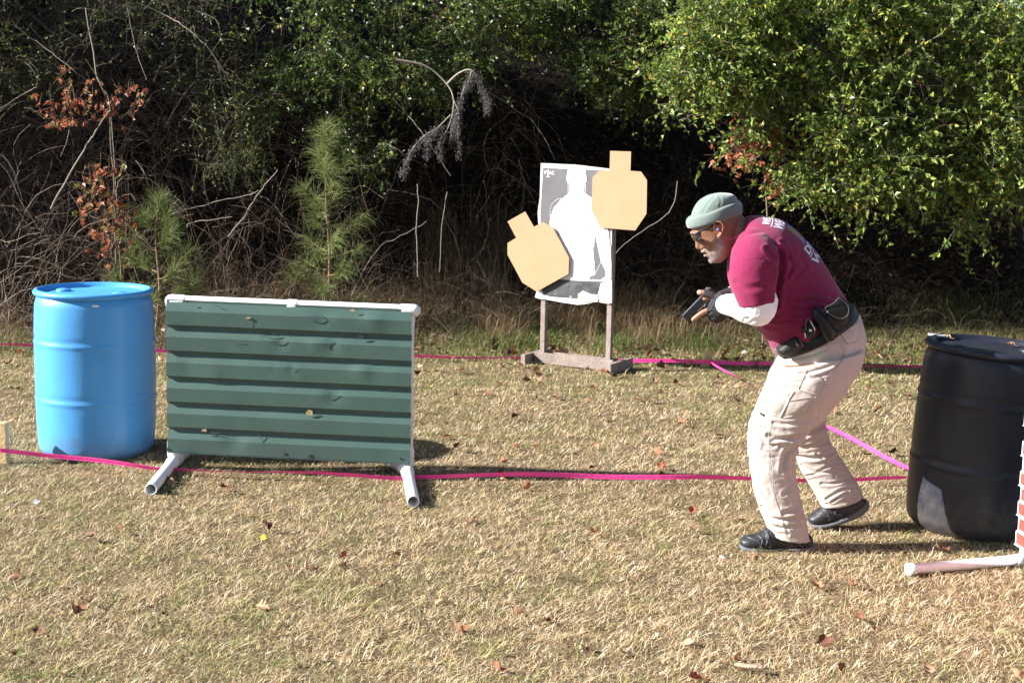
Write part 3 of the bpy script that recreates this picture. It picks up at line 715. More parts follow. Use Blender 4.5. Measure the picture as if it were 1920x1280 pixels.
# ------------------------------------------------------------------ brick pattern wall on the right
def brickwall():
    b = gnd(1906, 1056, 0.0); root = empty('barricade', tuple(b), 'red brick patterned panel on white pipes at the right edge', 'barricade')
    ang = RAD(-84); u = np.array([math.cos(ang), math.sin(ang), 0]); n = np.array([-math.sin(ang) * -1, math.cos(ang) * -1, 0])
    n = np.array([u[1], -u[0], 0]); rot = np.stack([u, -n, [0, 0, 1]], 1)
    if n[0] > 0: n = -n
    L_ = 1.35; rh = 0.0585; z0 = 0.075; rows = 13
    def W(s, z, d=0): return b + u * s + n * d + np.array([0, 0, z])
    teeth = []
    for k in range(rows):
        z = z0 + k * rh; off = 0.0 if k % 2 == 0 else 0.014
        teeth += [(off - 0.012, z), (off, z + 0.006), (off, z + rh)]
    pts = [(L_, z0)] + [(L_, z0 + rows * rh)] + teeth[::-1]
    V, F = poly_prism(pts, lambda a, c_, e: W(a, c_, 0.012 - e), 0.012)
    pn = link('panel', mesh_np('panel', V, F, smooth=False), MT['white_plastic'], root)
    bricks = []
    for k in range(rows):
        z = z0 + k * rh + rh / 2 + 0.004; off = 0.0 if k % 2 == 0 else 0.014
        s = off + 0.008
        first = 0.19 if k % 2 == 0 else 0.085
        while s < L_:
            wd = min(first, L_ - s - 0.004); first = 0.19
            if wd > 0.02: bricks.append(box(W(s + wd / 2, z, 0.013), (wd - 0.008, 0.004, rh - 0.014), rot, 0.001))
            s += wd + 0.006
    V, F = join(bricks); link('brick_pattern', mesh_np('bricks', V, F, smooth=False), MT['brick'], pn)
    r = 0.0195
    for s in (0.03, L_ - 0.03):
        V, F = chain([W(s, 0.03, -0.02), W(s, z0 + rows * rh - 0.02, -0.02)], [r, r], n=18, sub=1); link('upright', mesh_np('pipe', V, F), MT['white_plastic'], root)
        V, F = chain([W(s, 0.03, -0.02), W(s, 0.10, -0.02)], [r * 1.2] * 2, n=18, sub=1); link('pipe_tee', mesh_np('tee', V, F), MT['white_plastic'], root)
    V, F = chain([W(0.03, z0 + rows * rh, -0.02), W(L_ - 0.03, z0 + rows * rh, -0.02)], [r, r], n=18, sub=1); link('top_pipe', mesh_np('pipe', V, F), MT['white_plastic'], root)
    e_ = gnd(1702, 1068, 0.024)
    for s in (0.03, L_ - 0.03):
        m0 = W(s, 0.026, -0.02)
        for sgn, nm in ((1, 'front_foot'), (-1, 'rear_foot')):
            dv = (e_ - W(0.03, 0.024, -0.02)) * sgn; Ld = np.linalg.norm(dv); d_ = dv / Ld
            a = np.linspace(0, 2 * math.pi, 24, endpoint=False); uu = np.cross(d_, [0, 0, 1]); uu /= np.linalg.norm(uu); vv = np.cross(uu, d_)
            def rg(p, q): return p + q * (np.cos(a)[:, None] * uu + np.sin(a)[:, None] * vv)
            E_ = m0 + dv
            R = np.array([rg(m0, r * 1.2), rg(m0 + d_ * 0.05, r * 1.2), rg(m0 + d_ * 0.051, r), rg(E_ - d_ * 0.031, r), rg(E_ - d_ * 0.03, r * 1.2), rg(E_, r * 1.2), rg(E_, r * 0.75), rg(E_ - d_ * 0.1, r * 0.75)])
            V, F = loft(R, sub=1); link(nm, mesh_np('foot', V, F), MT['white_plastic'], root)
brickwall()

#@@PERSON@@
# ------------------------------------------------------------------ the man
YC = 5.79; YN = YC - 0.21; YF = YC + 0.21       # middle of the body, near and far shoulder
def mk(nm, me, m, par=None): return link(nm, me, MT[m], par)
def shrink(rows, f=0.82, fh=0.85):
    out = []
    for r in rows:
        ax, ay, bx_, by = r[:4]; cx, cy = (ax + bx_) / 2, (ay + by) / 2
        out.append((cx + (ax - cx) * f, cy + (ay - cy) * f, cx + (bx_ - cx) * f, cy + (by - cy) * f, r[4], r[5] * fh))
    return out
torso = [(1372,464,1399,408,YC,.062), (1368,474,1408,404,YC,.115), (1366,492,1430,405,YC,.175), (1366,520,1470,416,YC,.207), (1374,555,1506,446,YC,.203),
         (1398,590,1536,482,YC,.196), (1420,614,1562,522,YC,.193), (1436,640,1584,560,YC,.2), (1452,664,1600,580,YC,.197)]
near_sleeve = [(1392,440,1432,434,YC-.13,.075), (1372,468,1448,452,YC-.175,.085), (1367,498,1456,482,YC-.205,.085), (1368,525,1456,515,YC-.215,.082), (1375,552,1453,542,YC-.22,.078), (1385,578,1452,563,YC-.22,.074)]
far_sleeve = [(r[0] + 3, r[1], r[2] + 3, r[3], 2 * YC - r[4], r[5]) for r in near_sleeve]
pelvis = [(1458,655,1598,574,YC,.185), (1456,672,1611,590,YC,.195), (1446,692,1623,632,YC,.2), (1437,716,1616,678,YC,.19), (1440,735,1600,712,YC,.16)]
nl = YC - .125; fl = YC + .15
near_leg = [(1448,690,1618,655,nl+.01,.115), (1436,716,1613,690,nl,.118), (1424,745,1584,738,nl-.005,.115), (1409,778,1552,778,nl-.01,.092), (1401,808,1520,808,nl-.02,.08),
            (1401,840,1499,836,nl-.03,.074), (1406,880,1492,874,nl-.035,.072), (1414,922,1497,914,nl-.035,.072), (1427,962,1507,956,nl-.035,.078), (1437,985,1514,988,nl-.035,.079), (1443,1003,1521,1012,nl-.035,.081)]
far_leg = [(1450,700,1612,670,fl,.115), (1452,740,1585,730,fl+.01,.112), (1462,778,1552,770,fl+.015,.088), (1474,815,1548,795,fl+.02,.078), (1487,848,1556,824,fl+.02,.074),
           (1500,880,1575,855,fl+.02,.072), (1516,906,1594,886,fl+.02,.072), (1530,930,1609,908,fl+.02,.08), (1541,951,1618,929,fl+.02,.08)]
head = [(1341,493,1351,492,YC,.018), (1333,489,1362,484,YC,.04), (1327,482,1371,474,YC,.055), (1323,476,1378,463,YC,.064), (1319,468,1383,451,YC,.069), (1312,458,1387,438,YC,.072),
        (1306,447,1390,424,YC,.075), (1299,436,1391,410,YC,.077), (1298,424,1391,400,YC,.078), (1302,408,1386,388,YC,.076), (1313,392,1375,377,YC,.062), (1330,380,1362,373,YC,.035)]
neck = [(1352,462,1392,404,YC,.058), (1362,472,1397,408,YC,.06), (1370,480,1408,414,YC,.065), (1385,500,1430,430,YC,.08)]
def hp(x, y, dy=0.0): return at(x, y, YC + dy)

def finger(pts, r0, r1): return chain([at(x, y, Y) for x, y, Y in pts], np.linspace(r0, r1, len(pts)), n=12)
G = YC + 0.01          # plane of the pistol
L_thumb = [(1352,563,G-.035), (1336,554,G-.032), (1323,549.5,G-.026), (1312,548.5,G-.022)]
L_index = [(1343,582,G-.033), (1329,581,G-.031), (1314,588,G-.027), (1300,599,G-.02)]
L_mid = [(1344,588,G-.034), (1331,589,G-.028), (1326,588,G-.006), (1330,583,G+.016)]
L_ring = [(1349,593,G-.033), (1337,596,G-.027), (1332,595,G-.004), (1337,589,G+.017)]
L_pinky = [(1355,597,G-.03), (1345,601,G-.024), (1341,600,G-.002), (1345,594,G+.015)]
R_thumb = [(1362,556,G+.02), (1348,556,G-.006), (1335,558,G-.017), (1322,559.5,G-.0175)]
R_index = [(1352,560,G+.035), (1338,564,G+.032), (1326,572,G+.026), (1316,582,G+.022)]
R_mid = [(1352,568,G+.036), (1337,574,G+.034), (1331,580,G+.02), (1334,584,G+.0)]
R_ring = [(1356,575,G+.036), (1343,582,G+.036), (1337,588,G+.022), (1340,591,G+.0)]
R_pinky = [(1361,582,G+.034), (1350,590,G+.034), (1345,595,G+.02), (1348,597,G+.0)]
def palmL(k=1.0): return [loft(rings([(1353,553,1363,590,G-.038,.021*k), (1342,557,1354,597,G-.036,.018*k), (1335,562,1345,595,G-.035,.015*k)], n=20), sub=2)]
def palmR(k=1.0): return [loft(rings([(1366,546,1374,574,G+.05,.022*k), (1355,550,1362,582,G+.042,.018*k), (1349,556,1355,584,G+.04,.015*k)], n=20), sub=2)]
fingersL = [(L_thumb, .0135, .0118), (L_index, .0115, .0096), (L_mid, .0112, .0096), (L_ring, .0108, .009), (L_pinky, .0098, .0082)]
fingersR = [(R_thumb, .012, .0106), (R_index, .0108, .0092), (R_mid, .011, .0094), (R_ring, .0106, .009), (R_pinky, .0096, .0082)]

def near_arm(k): return [chain([at(1418,470,YC-.17), at(1420,520,YC-.2), at(1422,575,YC-.215)], np.array([.055, .052, .046]) * k, n=16),
    chain([at(1422,578,YC-.215), at(1404,580,YC-.17), at(1383,574,YC-.11), at(1360,571,YC-.055)], np.array([.046, .045, .038, .03]) * k, n=16)]
def far_arm(k): return [chain([at(1421,470,YC+.17), at(1423,515,YC+.21), at(1424,552,YC+.21)], np.array([.055, .05, .044]) * k, n=16),
    chain([at(1424,555,YC+.21), at(1400,554,YC+.15), at(1383,553,YC+.09), at(1370,558,YC+.045)], np.array([.044, .04, .035, .029]) * k, n=16)]

parts = [loft(rings(head), sub=3), loft(rings(neck), sub=2), loft(rings(shrink(torso[1:])), sub=2), loft(rings(shrink(pelvis, .85, .85)), sub=2)]
parts += [loft(rings(shrink(near_leg, .72, .75)), sub=2), loft(rings(shrink(far_leg, .72, .75)), sub=2)]
parts += near_arm(.85) + far_arm(.85) + palmL() + palmR()
parts += [finger(*f) for f in fingersL + fingersR]
# feet inside the shoes
parts += [chain([at(1500,1000,nl-.035), at(1495,1016,nl-.035), at(1440,1018,nl-.04), at(1404,1021,nl-.045)], [.035, .03, .026, .018])]
parts += [chain([at(1583,935,fl+.02), at(1590,950,fl+.02), at(1556,967,fl+.02), at(1533,976,fl+.02)], [.033, .028, .025, .018])]
# face: nose, nostril wings, lips, brow, chin, ears
parts += [chain([hp(1306,447), hp(1308,455), hp(1309.5,462)], [.007, .0095, .0125], n=12), ellipsoid(hp(1311,464), (.0095, .0125, .0085)),
          ellipsoid(hp(1316,465,-.010), (.010, .0065, .0075)), ellipsoid(hp(1316,465,.010), (.010, .0065, .0075)),
          chain([hp(1319,472,-.018), hp(1316.5,471.5,0), hp(1319,472,.018)], [.004, .0065, .004]), chain([hp(1324,479.5,-.016), hp(1321.5,479,0), hp(1324,479.5,.016)], [.004, .0065, .004]),
          chain([hp(1305,438,-.04), hp(1298,437,-.015), hp(1298,437,.015), hp(1305,438,.04)], [.006, .008, .008, .006]),
          ellipsoid(hp(1336,488), (.016, .02, .013)), ellipsoid(hp(1323,458,-.042), (.02, .018, .018)), ellipsoid(hp(1323,458,.042), (.02, .018, .018))]
for sg in (-1, 1):
    e = .079 * sg
    parts += [chain([hp(1342,438,e), hp(1338,427,e*1.04), hp(1340,418,e*1.1), hp(1347,415,e*1.17), hp(1354,419,e*1.2), hp(1356,428,e*1.18), hp(1353,437,e*1.12), hp(1349,443,e*1.04), hp(1345,443,e)], [.003, .003, .0036, .004, .0042, .004, .004, .0052, .004], n=10),
              loft(rings([(1341,421,1353,421,YC+e*1.02,.004), (1340,430,1355,430,YC+e*1.02,.004), (1344,440,1351,440,YC+e*1.0,.004)], n=16), sub=2)]
me = fuse('person', parts, 0.0032, smooth=3)
V = verts(me); P = proj(V)
# skin colours: brown skin, pinker ears and lips, short grey beard along the jaw
base = np.tile(np.array([0.20, 0.098, 0.06]), (len(V), 1)) * (0.9 + 0.25 * vnoise(V[:, 0] * 10, V[:, 2] * 10, .3, 2))[:, None]
isH = (P[:, 0] < 1395) & (P[:, 1] < 500) & (P[:, 1] > 360)
dear = np.linalg.norm((P - [1348, 430]) / [10, 15], axis=1)
base[isH & (dear < 1) & (np.abs(V[:, 1] - YC) > .07)] *= np.array([1.5, 1.1, 1.0])
jaw = seg_dist(P, [(1347,452), (1349,464), (1344,474), (1336,482), (1330,486)])
mous = seg_dist(P, [(1317,470), (1324,470), (1329,476)])
bw = np.clip(1.25 - jaw / 10.5, 0, 1) + 0.85 * np.clip(1.2 - mous / 4.5, 0, 1)
bw = np.clip(bw, 0, 1) * isH
gr = 0.3 + 1.15 * vnoise(V[:, 0] + V[:, 1], V[:, 2], .005, 9)
beardc = np.array([0.40, 0.335, 0.32]) * gr[:, None]
dk = np.clip(1.2 - seg_dist(P, [(1344,477), (1352,474)]) / 5, 0, 1)[:, None] * 0.7
beardc = beardc * (1 - dk) + np.array([.12, .08, .07]) * dk
base = base * (1 - bw[:, None] * .6) + beardc * bw[:, None] * .6
lip = np.clip(1.2 - seg_dist(P, [(1318,475.5), (1327,476.5)]) / 1.6, 0, 1)[:, None] * isH[:, None]
base = base * (1 - lip) + np.array([.09, .03, .03]) * lip
nail = (np.linalg.norm(P - [1310.5, 547], axis=1) < 3.2) & (V[:, 1] < G)
base[nail] = np.array([.55, .34, .28])
hands = (P[:, 0] < 1372) & (P[:, 1] > 535) & (P[:, 1] < 610)
base[hands] = base[hands] * np.array([1.5, 1.45, 1.5])
setcol(me, base)
org = np.array([at(1450, 1020, YC)[0], YC, 0.0]); setv(me, V - org)
person = mk('person', me, 'skin'); person.location = org; bpy.context.view_layer.update()
tag(person, 'man crouching in maroon shirt, khaki trousers and knit cap, aiming a pistol low', 'person')
person.data.name = 'person_body'

# short hairs of the beard
bi = np.where((bw > .55) & (V[:, 1] < YC + .08))[0]; N_ = norms(me)
bi = rng.choice(bi, 1500); hd = N_[bi] * .8 + np.array([-.1, 0, -.7]) + rng.normal(0, .25, (len(bi), 3))
hd /= np.linalg.norm(hd, axis=1)[:, None]
Pb = np.stack([V[bi] - hd * .001, V[bi] + hd * rng.uniform(.002, .004, len(bi))[:, None]], 1)
cb = np.where(rng.random(len(bi))[:, None] < .78, np.array([[.5, .46, .46]]), np.array([[.1, .07, .06]]))
Vb, Fb, Cb = tubes(Pb, np.tile([.0004, .00015], (len(bi), 1)), cb)
mk('beard', mesh_np('beard', Vb, Fb, Cb), 'beard', person)

# white long sleeves
me = fuse('undersleeve', [loft(rings([(1386,540,1452,532,YC-.215,.068), (1388,570,1455,566,YC-.22,.068), (1385,592,1452,592,YC-.215,.062)], n=28), sub=2)] +
          [chain([at(1424,572,YC-.215), at(1405,578,YC-.17), at(1383,573,YC-.11), at(1361,571,YC-.062)], [.066, .062, .05, .041], n=24),
           chain([at(1428,566,YC-.215), at(1422,580,YC-.215)], [.064, .066], n=24)], 0.0045, smooth=5)
crease(me, [([(1440,612),(1446,600),(1450,585)], 2.5, .002), ([(1395,600),(1408,590),(1412,580)], 2.5, .002), ([(1380,560),(1392,566)], 3, .003), ([(1400,608),(1420,598),(1440,596)], 2.2, .0018), ([(1366,556),(1372,572),(1370,590)], 2, .0015), ([(1385,590),(1400,583)], 2, .0015)])
mk('undersleeve', me, 'sleeve', person)
me = fuse('undersleeve', [chain([at(1424,520,YC+.21), at(1426,548,YC+.21), at(1404,548,YC+.15), at(1385,549,YC+.09), at(1374,556,YC+.06)], [.058, .058, .05, .044, .038], n=24)], 0.005, smooth=4)
mk('undersleeve', me, 'sleeve', person)

# fingerless gloves
def sub_f(f, m, extra=.0019): return chain([at(x, y, Y) for x, y, Y in f[0][:m]] , (np.linspace(f[1], f[2], 4)[:m]) + extra, n=12)
gl = palmL(1.13) + [sub_f(fingersL[0], 3, .0022), sub_f(fingersL[1], 2), sub_f(fingersL[2], 3), sub_f(fingersL[3], 3), sub_f(fingersL[4], 3),
     chain([at(1350,560,G-.036), at(1357,571,G-.038), at(1362,580,G-.04)], [.026, .028, .026], n=16), chain([at(1368,572,G-.05), at(1352,572,G-.038)], [.036, .03], n=20),
     loft(rings([(1352,548,1366,594,G-.043,.032), (1345,552,1358,597,G-.040,.026), (1334,561,1345,597,G-.037,.019), (1327,572,1335,593,G-.034,.014)], n=20), sub=2)]
me = fuse('glove', gl, 0.0026, smooth=3)
crease(me, [([(1330,578),(1340,562),(1350,556)], 1.6, .0012), ([(1345,590),(1336,584),(1330,586)], 1.4, .0012), ([(1336,552),(1342,560)], 1.3, .001), ([(1352,556),(1350,575),(1356,592)], 1.6, .0012)])
gvl = mk('glove', me, 'glove', person)
dots = [ellipsoid(at(1333 + q * 1.9, 562 - q * .75, G - .0585 - .0007 * q) if False else at(1334 + q * 1.9, 561.5 - q * .7, G - .058), (.0012, .0012, .0022), 6) for q in range(9)]
gr_ = palmR(1.13) + [sub_f(fingersR[0], 2), sub_f(fingersR[1], 3), sub_f(fingersR[2], 3), sub_f(fingersR[3], 3), sub_f(fingersR[4], 3), chain([at(1371,555,G+.05), at(1358,558,G+.045)], [.036, .03], n=20),
      chain([at(1372,551,G+.05), at(1352,553,G+.03)], [.03, .018], n=16)]
mk('glove', fuse('glove', gr_, 0.0026, smooth=3), 'glove', person)

# trousers
me = fuse('trousers', [loft(rings(pelvis, n=40), sub=3), loft(rings(near_leg, n=36), sub=4), loft(rings(far_leg, n=36), sub=4)], 0.0048, smooth=5)
V = verts(me); N = norms(me)
wr = 0.006 * (vnoise(V[:, 0] * 1.5 + V[:, 1], V[:, 2] * 3.2, .16, 3) - .5) + 0.0035 * (vnoise(V[:, 0] + V[:, 1] * 1.2, V[:, 2] * 2.6 + V[:, 0], .07, 5) - .5)
wr -= .005 * np.clip(.12 - np.abs(vnoise(V[:, 0] * 1.3 + V[:, 1] * .8 + V[:, 2] * .7, V[:, 2] * 2.2 - V[:, 0] * .6, .11, 21) - .5), 0, 1) * 3
wr -= .0035 * np.clip(.1 - np.abs(vnoise(V[:, 0] - V[:, 2] * .8, V[:, 2] * 2 + V[:, 1], .055, 27) - .5), 0, 1) * 3
setv(me, V + N * wr[:, None])
crease(me, [([(1470,672),(1510,668),(1548,655)], 2.6, .0045), ([(1462,686),(1512,684),(1560,668)], 2.6, .004), ([(1456,700),(1510,700),(1560,684)], 2.6, .0035), ([(1448,712),(1500,716),(1552,700)], 2.4, .003),
            ([(1490,662),(1515,650),(1532,648)], 2, .003), ([(1582,640),(1580,668),(1566,690),(1545,700)], 1.5, .0025), ([(1545,800),(1500,818),(1462,822),(1440,816)], 3.5, .007), ([(1530,785),(1490,795),(1450,792)], 3, .004),
            ([(1500,828),(1470,822),(1446,826)], 2.4, .004), ([(1494,835),(1474,850),(1468,880)], 4, .006), ([(1474,880),(1482,912),(1470,926)], 3, .004), ([(1444,850),(1446,890),(1454,930),(1468,965)], 1.2, .0014),
            ([(1503,925),(1490,955),(1470,962)], 4, .005), ([(1428,950),(1448,972),(1485,972),(1508,966)], 3.2, .006), ([(1436,978),(1462,990),(1500,984)], 2.5, .0035), ([(1470,975),(1478,1002)], 2, .003), ([(1414,820),(1430,835),(1452,835)], 3, .003),
            ([(1445,822),(1447,800),(1453,780)], 1.1, .0012), ([(1580,750),(1550,790),(1520,806)], 4, .004), ([(1404,790),(1420,800),(1440,800)], 2.5, .003),
            ([(1495,856),(1530,858),(1562,848)], 3, .005), ([(1502,872),(1530,884),(1566,866)], 2.2, .003), ([(1512,892),(1550,884),(1566,892)], 2, .003), ([(1540,906),(1570,905),(1600,890)], 2.2, .0035), ([(1530,850),(1556,872),(1586,880)], 1.8, .003), ([(1550,935),(1575,920),(1606,912)], 2.5, .004), ([(1492,840),(1525,836),(1556,826)], 3, .004), ([(1560,940),(1590,922)], 2, .003),
            ([(1524,655),(1516,690),(1510,720)], 1.0, .001), ([(1415,760),(1424,800),(1426,840)], 3, -.002)])
tro = mk('trousers', me, 'khaki', person); tb_ = bvh_of(me)
for c4, nu, nv, bl in (([(1510,702),(1549,709),(1536,742),(1497,730)], 10, 8, .006), ([(1474,721),(1489,734),(1478,750),(1458,744)], 6, 6, .005), ([(1448,724),(1480,750),(1463,782),(1426,770)], 10, 10, .007), ([(1478,752),(1530,742),(1508,775),(1466,784)], 10, 8, .004), ([(1576,626),(1612,602),(1608,640),(1588,646)], 8, 8, .008)):
    V, F = patch(tb_, c4, nu, nv, .0035, bl); mk('pocket_flap', mesh_np('pocket_flap', V, F), 'khaki', tro)
V, F = patch(tb_, [(1425,772),(1434,777),(1432,780),(1427,778)], 3, 2, .004); mk('label_tab', mesh_np('label_tab', V, F), 'leather', tro)
for ln in ([(1578,640),(1579,668),(1567,690),(1546,700)], [(1518,660),(1512,690),(1506,715)], [(1441,800),(1442,840),(1446,885),(1453,930),(1466,970)], [(1498,733),(1516,739),(1534,744)], [(1440,985),(1480,998),(1519,1000)]):
    pts = [];
    for p in catmull(np.array(ln, float), 5):
        h = tb_.ray_cast(Vector(CAM), Vector(ray(*p)).normalized())
        if h[0] is not None: pts.append(np.array(h[0] + h[1] * .0003))
    if len(pts) > 2:
        V, F = chain(pts, [.0011] * len(pts), n=6, sub=1); mk('seam', mesh_np('seam', V, F), 'khaki', tro)

# shirt
me = fuse('shirt', [loft(rings(torso, n=44), sub=4), loft(rings(near_sleeve, n=32), sub=3), loft(rings(far_sleeve, n=32), sub=3), ellipsoid(at(1414,460,YC-.13), (.072,.06,.068), 24), ellipsoid(at(1417,460,YC+.13), (.072,.06,.068), 24)], 0.0055, smooth=8)
V = verts(me); N = norms(me)
wr = 0.005 * (vnoise(V[:, 0] + V[:, 1], V[:, 2] * 1.6, .13, 13) - .5) + 0.002 * (vnoise(V[:, 0] + V[:, 1], V[:, 2] * 2.4, .05, 15) - .5)
wl = np.clip((1.12 - V[:, 2]) / .3, .25, 1)
wr -= wl * .009 * np.clip(.12 - np.abs(vnoise(V[:, 0] + V[:, 2] * .5, V[:, 2] * 2.3 + V[:, 1], .1, 31) - .5), 0, 1) * 3
setv(me, V + N * wr[:, None])
crease(me, [([(1372,505),(1378,496),(1398,489),(1425,487),(1446,494)], 1.2, .0016), ([(1462,470),(1464,500),(1459,540),(1456,572)], 4.5, .012), ([(1436,466),(1450,485),(1458,505)], 3, .005), ([(1478,482),(1486,500),(1474,520)], 3.2, .005), ([(1466,455),(1474,470),(1480,484)], 3, .004),
            ([(1488,560),(1530,562),(1572,574)], 3, .005), ([(1484,576),(1520,578),(1560,580)], 2.6, .005), ([(1486,590),(1520,592),(1545,590)], 2.4, .0045), ([(1480,602),(1505,606)], 2.2, .004), ([(1470,540),(1510,545),(1560,556)], 4, .003), ([(1440,612),(1470,615),(1500,608)], 3.5, .004), ([(1500,480),(1510,500),(1490,520)], 4, .003), ([(1386,572),(1418,569),(1450,558)], .9, .0009), ([(1380,530),(1400,540),(1430,536)], 5, .0025)])
shirt = mk('shirt', me, 'shirt', person); sb_ = bvh_of(me)
# print across the back: (u: 0 near side .. 1 far side, s: 0 at the neck .. 1 lower back)
TR = catmull(rings(torso, n=64), 8)
def on_back(u, s):
    s = .24 + (s - .25) * .84; k = s * (len(TR) - 1); k0 = int(k); f = k - k0; R = TR[k0] * (1 - f) + TR[min(k0 + 1, len(TR) - 1)] * f
    th = (-0.5 + u) * 2 * 0.9; a = (th / (2 * math.pi)) * 64; a0 = int(math.floor(a)); g = a - a0
    p = R[a0 % 64] * (1 - g) + R[(a0 + 1) % 64] * g
    h = sb_.find_nearest(Vector(p)); return np.array(h[0] + h[1] * 0.0016)
def back_text(txt, u0, u1, s0, s1, m):
    cu = bpy.data.curves.new('t', 'FONT'); cu.body = txt; cu.size = 1; cu.offset = 0.035
    to = bpy.data.objects.new('t', cu); COL.objects.link(to); dg = bpy.context.evaluated_depsgraph_get(); dg.update()
    me = bpy.data.meshes.new_from_object(to.evaluated_get(dg)); bpy.data.objects.remove(to)
    bm = bmesh.new(); bm.from_mesh(me); bmesh.ops.triangulate(bm, faces=bm.faces[:]); bmesh.ops.subdivide_edges(bm, edges=bm.edges[:], cuts=1); bm.to_mesh(me); bm.free()
    V = verts(me); w_ = V[:, 0].max(); h_ = V[:, 1].max()
    V3 = np.array([on_back(u0 + (u1 - u0) * v[0] / w_, s1 + (s0 - s1) * v[1] / h_) for v in V]); setv(me, V3); me.name = 'shirt_print'
    mk('shirt_print', me, m, shirt)
def back_patch(pts, m, nm='shirt_print'):
    # pts: quad in (u,s)
    c = np.array(pts, float); n_ = 10; T_ = []
    for i in range(n_ + 1):
        for j in range(n_ + 1):
            a, b = j / n_, i / n_; p = (c[0] * (1 - a) + c[1] * a) * (1 - b) + (c[3] * (1 - a) + c[2] * a) * b
            T_.append(on_back(*p))
    i = np.arange(n_)[:, None]; j = np.arange(n_)[None]; q = n_ + 1
    Q = np.stack([i * q + j, i * q + j + 1, (i + 1) * q + j + 1, (i + 1) * q + j], -1).reshape(-1, 4)
    mk(nm, mesh_np(nm, np.array(T_), [Q]), m, shirt)
back_text('WE STAND', .1, .9, .25, .31, 'print_white')
back_patch([(.08, .322), (.92, .322), (.92, .329), (.08, .329)], 'print_white')
back_text('WE HUNT', .1, .9, .34, .40, 'print_white')
back_patch([(.22, .425), (.78, .425), (.80, .56), (.20, .56)], 'print_blue')
back_patch([(.2, .43), (.34, .43), (.36, .55), (.24, .55)], 'print_gold')
back_text('DIRECT', .12, .88, .575, .625, 'print_white')
back_patch([(.12, .635), (.88, .635), (.88, .641), (.12, .641)], 'print_white')
back_text('WEST', .12, .88, .65, .70, 'print_white')

# collar band
V, F = loft(rings([(1371,469,1397,408,YC,.066), (1373,467,1401,407,YC,.070), (1374,470,1404,411,YC,.074)], n=40), sub=2, cap=False)
mk('collar', mesh_np('collar', V, F), 'shirt', shirt)

# belt and the things on it
belt_r = [(1450,652,1592,568,YC,.194), (1453,655,1599,571,YC,.203), (1459,667,1607,584,YC,.206), (1459,669,1604,588,YC,.198)]
belt = mk('belt', mesh_np('belt', *loft(rings(belt_r, n=64, e=2.1), sub=3)), 'leather', person)
def block(rows, e=3.2, n=28, sub=2): return loft(rings(rows, n=n, e=e), sub=sub)
yb = YC - .215
pc = mk('mitt_pouch', mesh_np('pouch', *join([block([(1548,588,1590,566,yb-.01,.006), (1546,596,1592,576,yb-.014,.02), (1549,607,1592,590,yb-.014,.024), (1555,616,1590,604,yb-.012,.022), (1566,621,1588,612,yb-.008,.008)])])), 'leather', belt)
V, F = block([(1570,557,1576,556,yb-.03,.003), (1562,567,1586,563,yb-.036,.005), (1546,577,1592,576,yb-.042,.006), (1552,586,1592,589,yb-.043,.006), (1562,595,1588,597,yb-.042,.005), (1574,598,1580,598,yb-.04,.002)], e=2.2)
fl_ = mk('pouch_flap', mesh_np('flap', V, F), 'leather', pc)
pts = [at(x, y, yb-.0475) for x, y in [(1573,558),(1584,566),(1591,577),(1590,589),(1580,597),(1568,595),(1556,588),(1546,578),(1562,569),(1573,558)]]
mk('stitching', mesh_np('stitching', *chain(pts, [.0014] * len(pts), n=6)), 'thread', fl_)
mk('snap', mesh_np('snap', *ellipsoid(at(1551,584,yb-.045), (.005, .004, .006), 12)), 'steel', pc)
V, F = chain([at(1532,586,yb-.012), at(1545,606,yb-.016), at(1556,628,yb-.014)], [.023, .026, .025], n=20)
mk('baton_pouch', mesh_np('baton_pouch', V, F), 'leather', belt)
V, F = block([(1502,616,1520,600,yb+.002,.012), (1506,624,1530,606,yb-.004,.018), (1512,632,1534,616,yb-.002,.016), (1520,636,1532,626,yb,.006)])
mg = mk('magazine_pouch', mesh_np('magazine_pouch', V, F), 'leather', belt)
V, F = chain([at(1511,618,yb-.02), at(1511,604,yb-.024), at(1516,598,yb-.024), at(1521,603,yb-.026), at(1527,618,yb-.026)], [.002] * 5, n=8)
mk('wire_loop', mesh_np('wire_loop', V, F), 'thread', mg)
mk('clip', mesh_np('clip', *chain([at(1520,602,yb-.03), at(1528,618,yb-.03)], [.0026, .0026], n=8)), 'steel', mg)
mk('snap', mesh_np('snap', *ellipsoid(at(1519.5,619,yb-.024), (.006, .004, .006), 12)), 'steel', mg)
mk('clip', mesh_np('clip', *chain([at(1509,625,yb-.018), at(1510,633,yb-.016)], [.003, .002], n=8)), 'steel', mg)
V, F = block([(1456,655,1490,627,YC-.15,.04), (1460,662,1500,634,YC-.155,.045), (1466,666,1508,642,YC-.15,.043), (1472,668,1506,652,YC-.145,.03)])
hol = mk('holster', mesh_np('holster', V, F), 'polymer', belt)
V, F = block([(1449,655,1472,640,YC-.06,.05), (1456,662,1474,652,YC-.06,.05), (1463,669,1472,664,YC-.06,.03)], e=2.4)
mk('apron_flap', mesh_np('apron_flap', V, F), 'thread', hol)
for a, b in (((1491,639), (1498,650)), ((1499,637), (1507,649)), ((1493,645), (1497,648))):
    mk('buckle', mesh_np('buckle', *chain([at(a[0], a[1], YC-.2), at(b[0], b[1], YC-.199)], [.0022, .0018], n=8)), 'steel' if a[0] == 1493 else 'thread', hol)

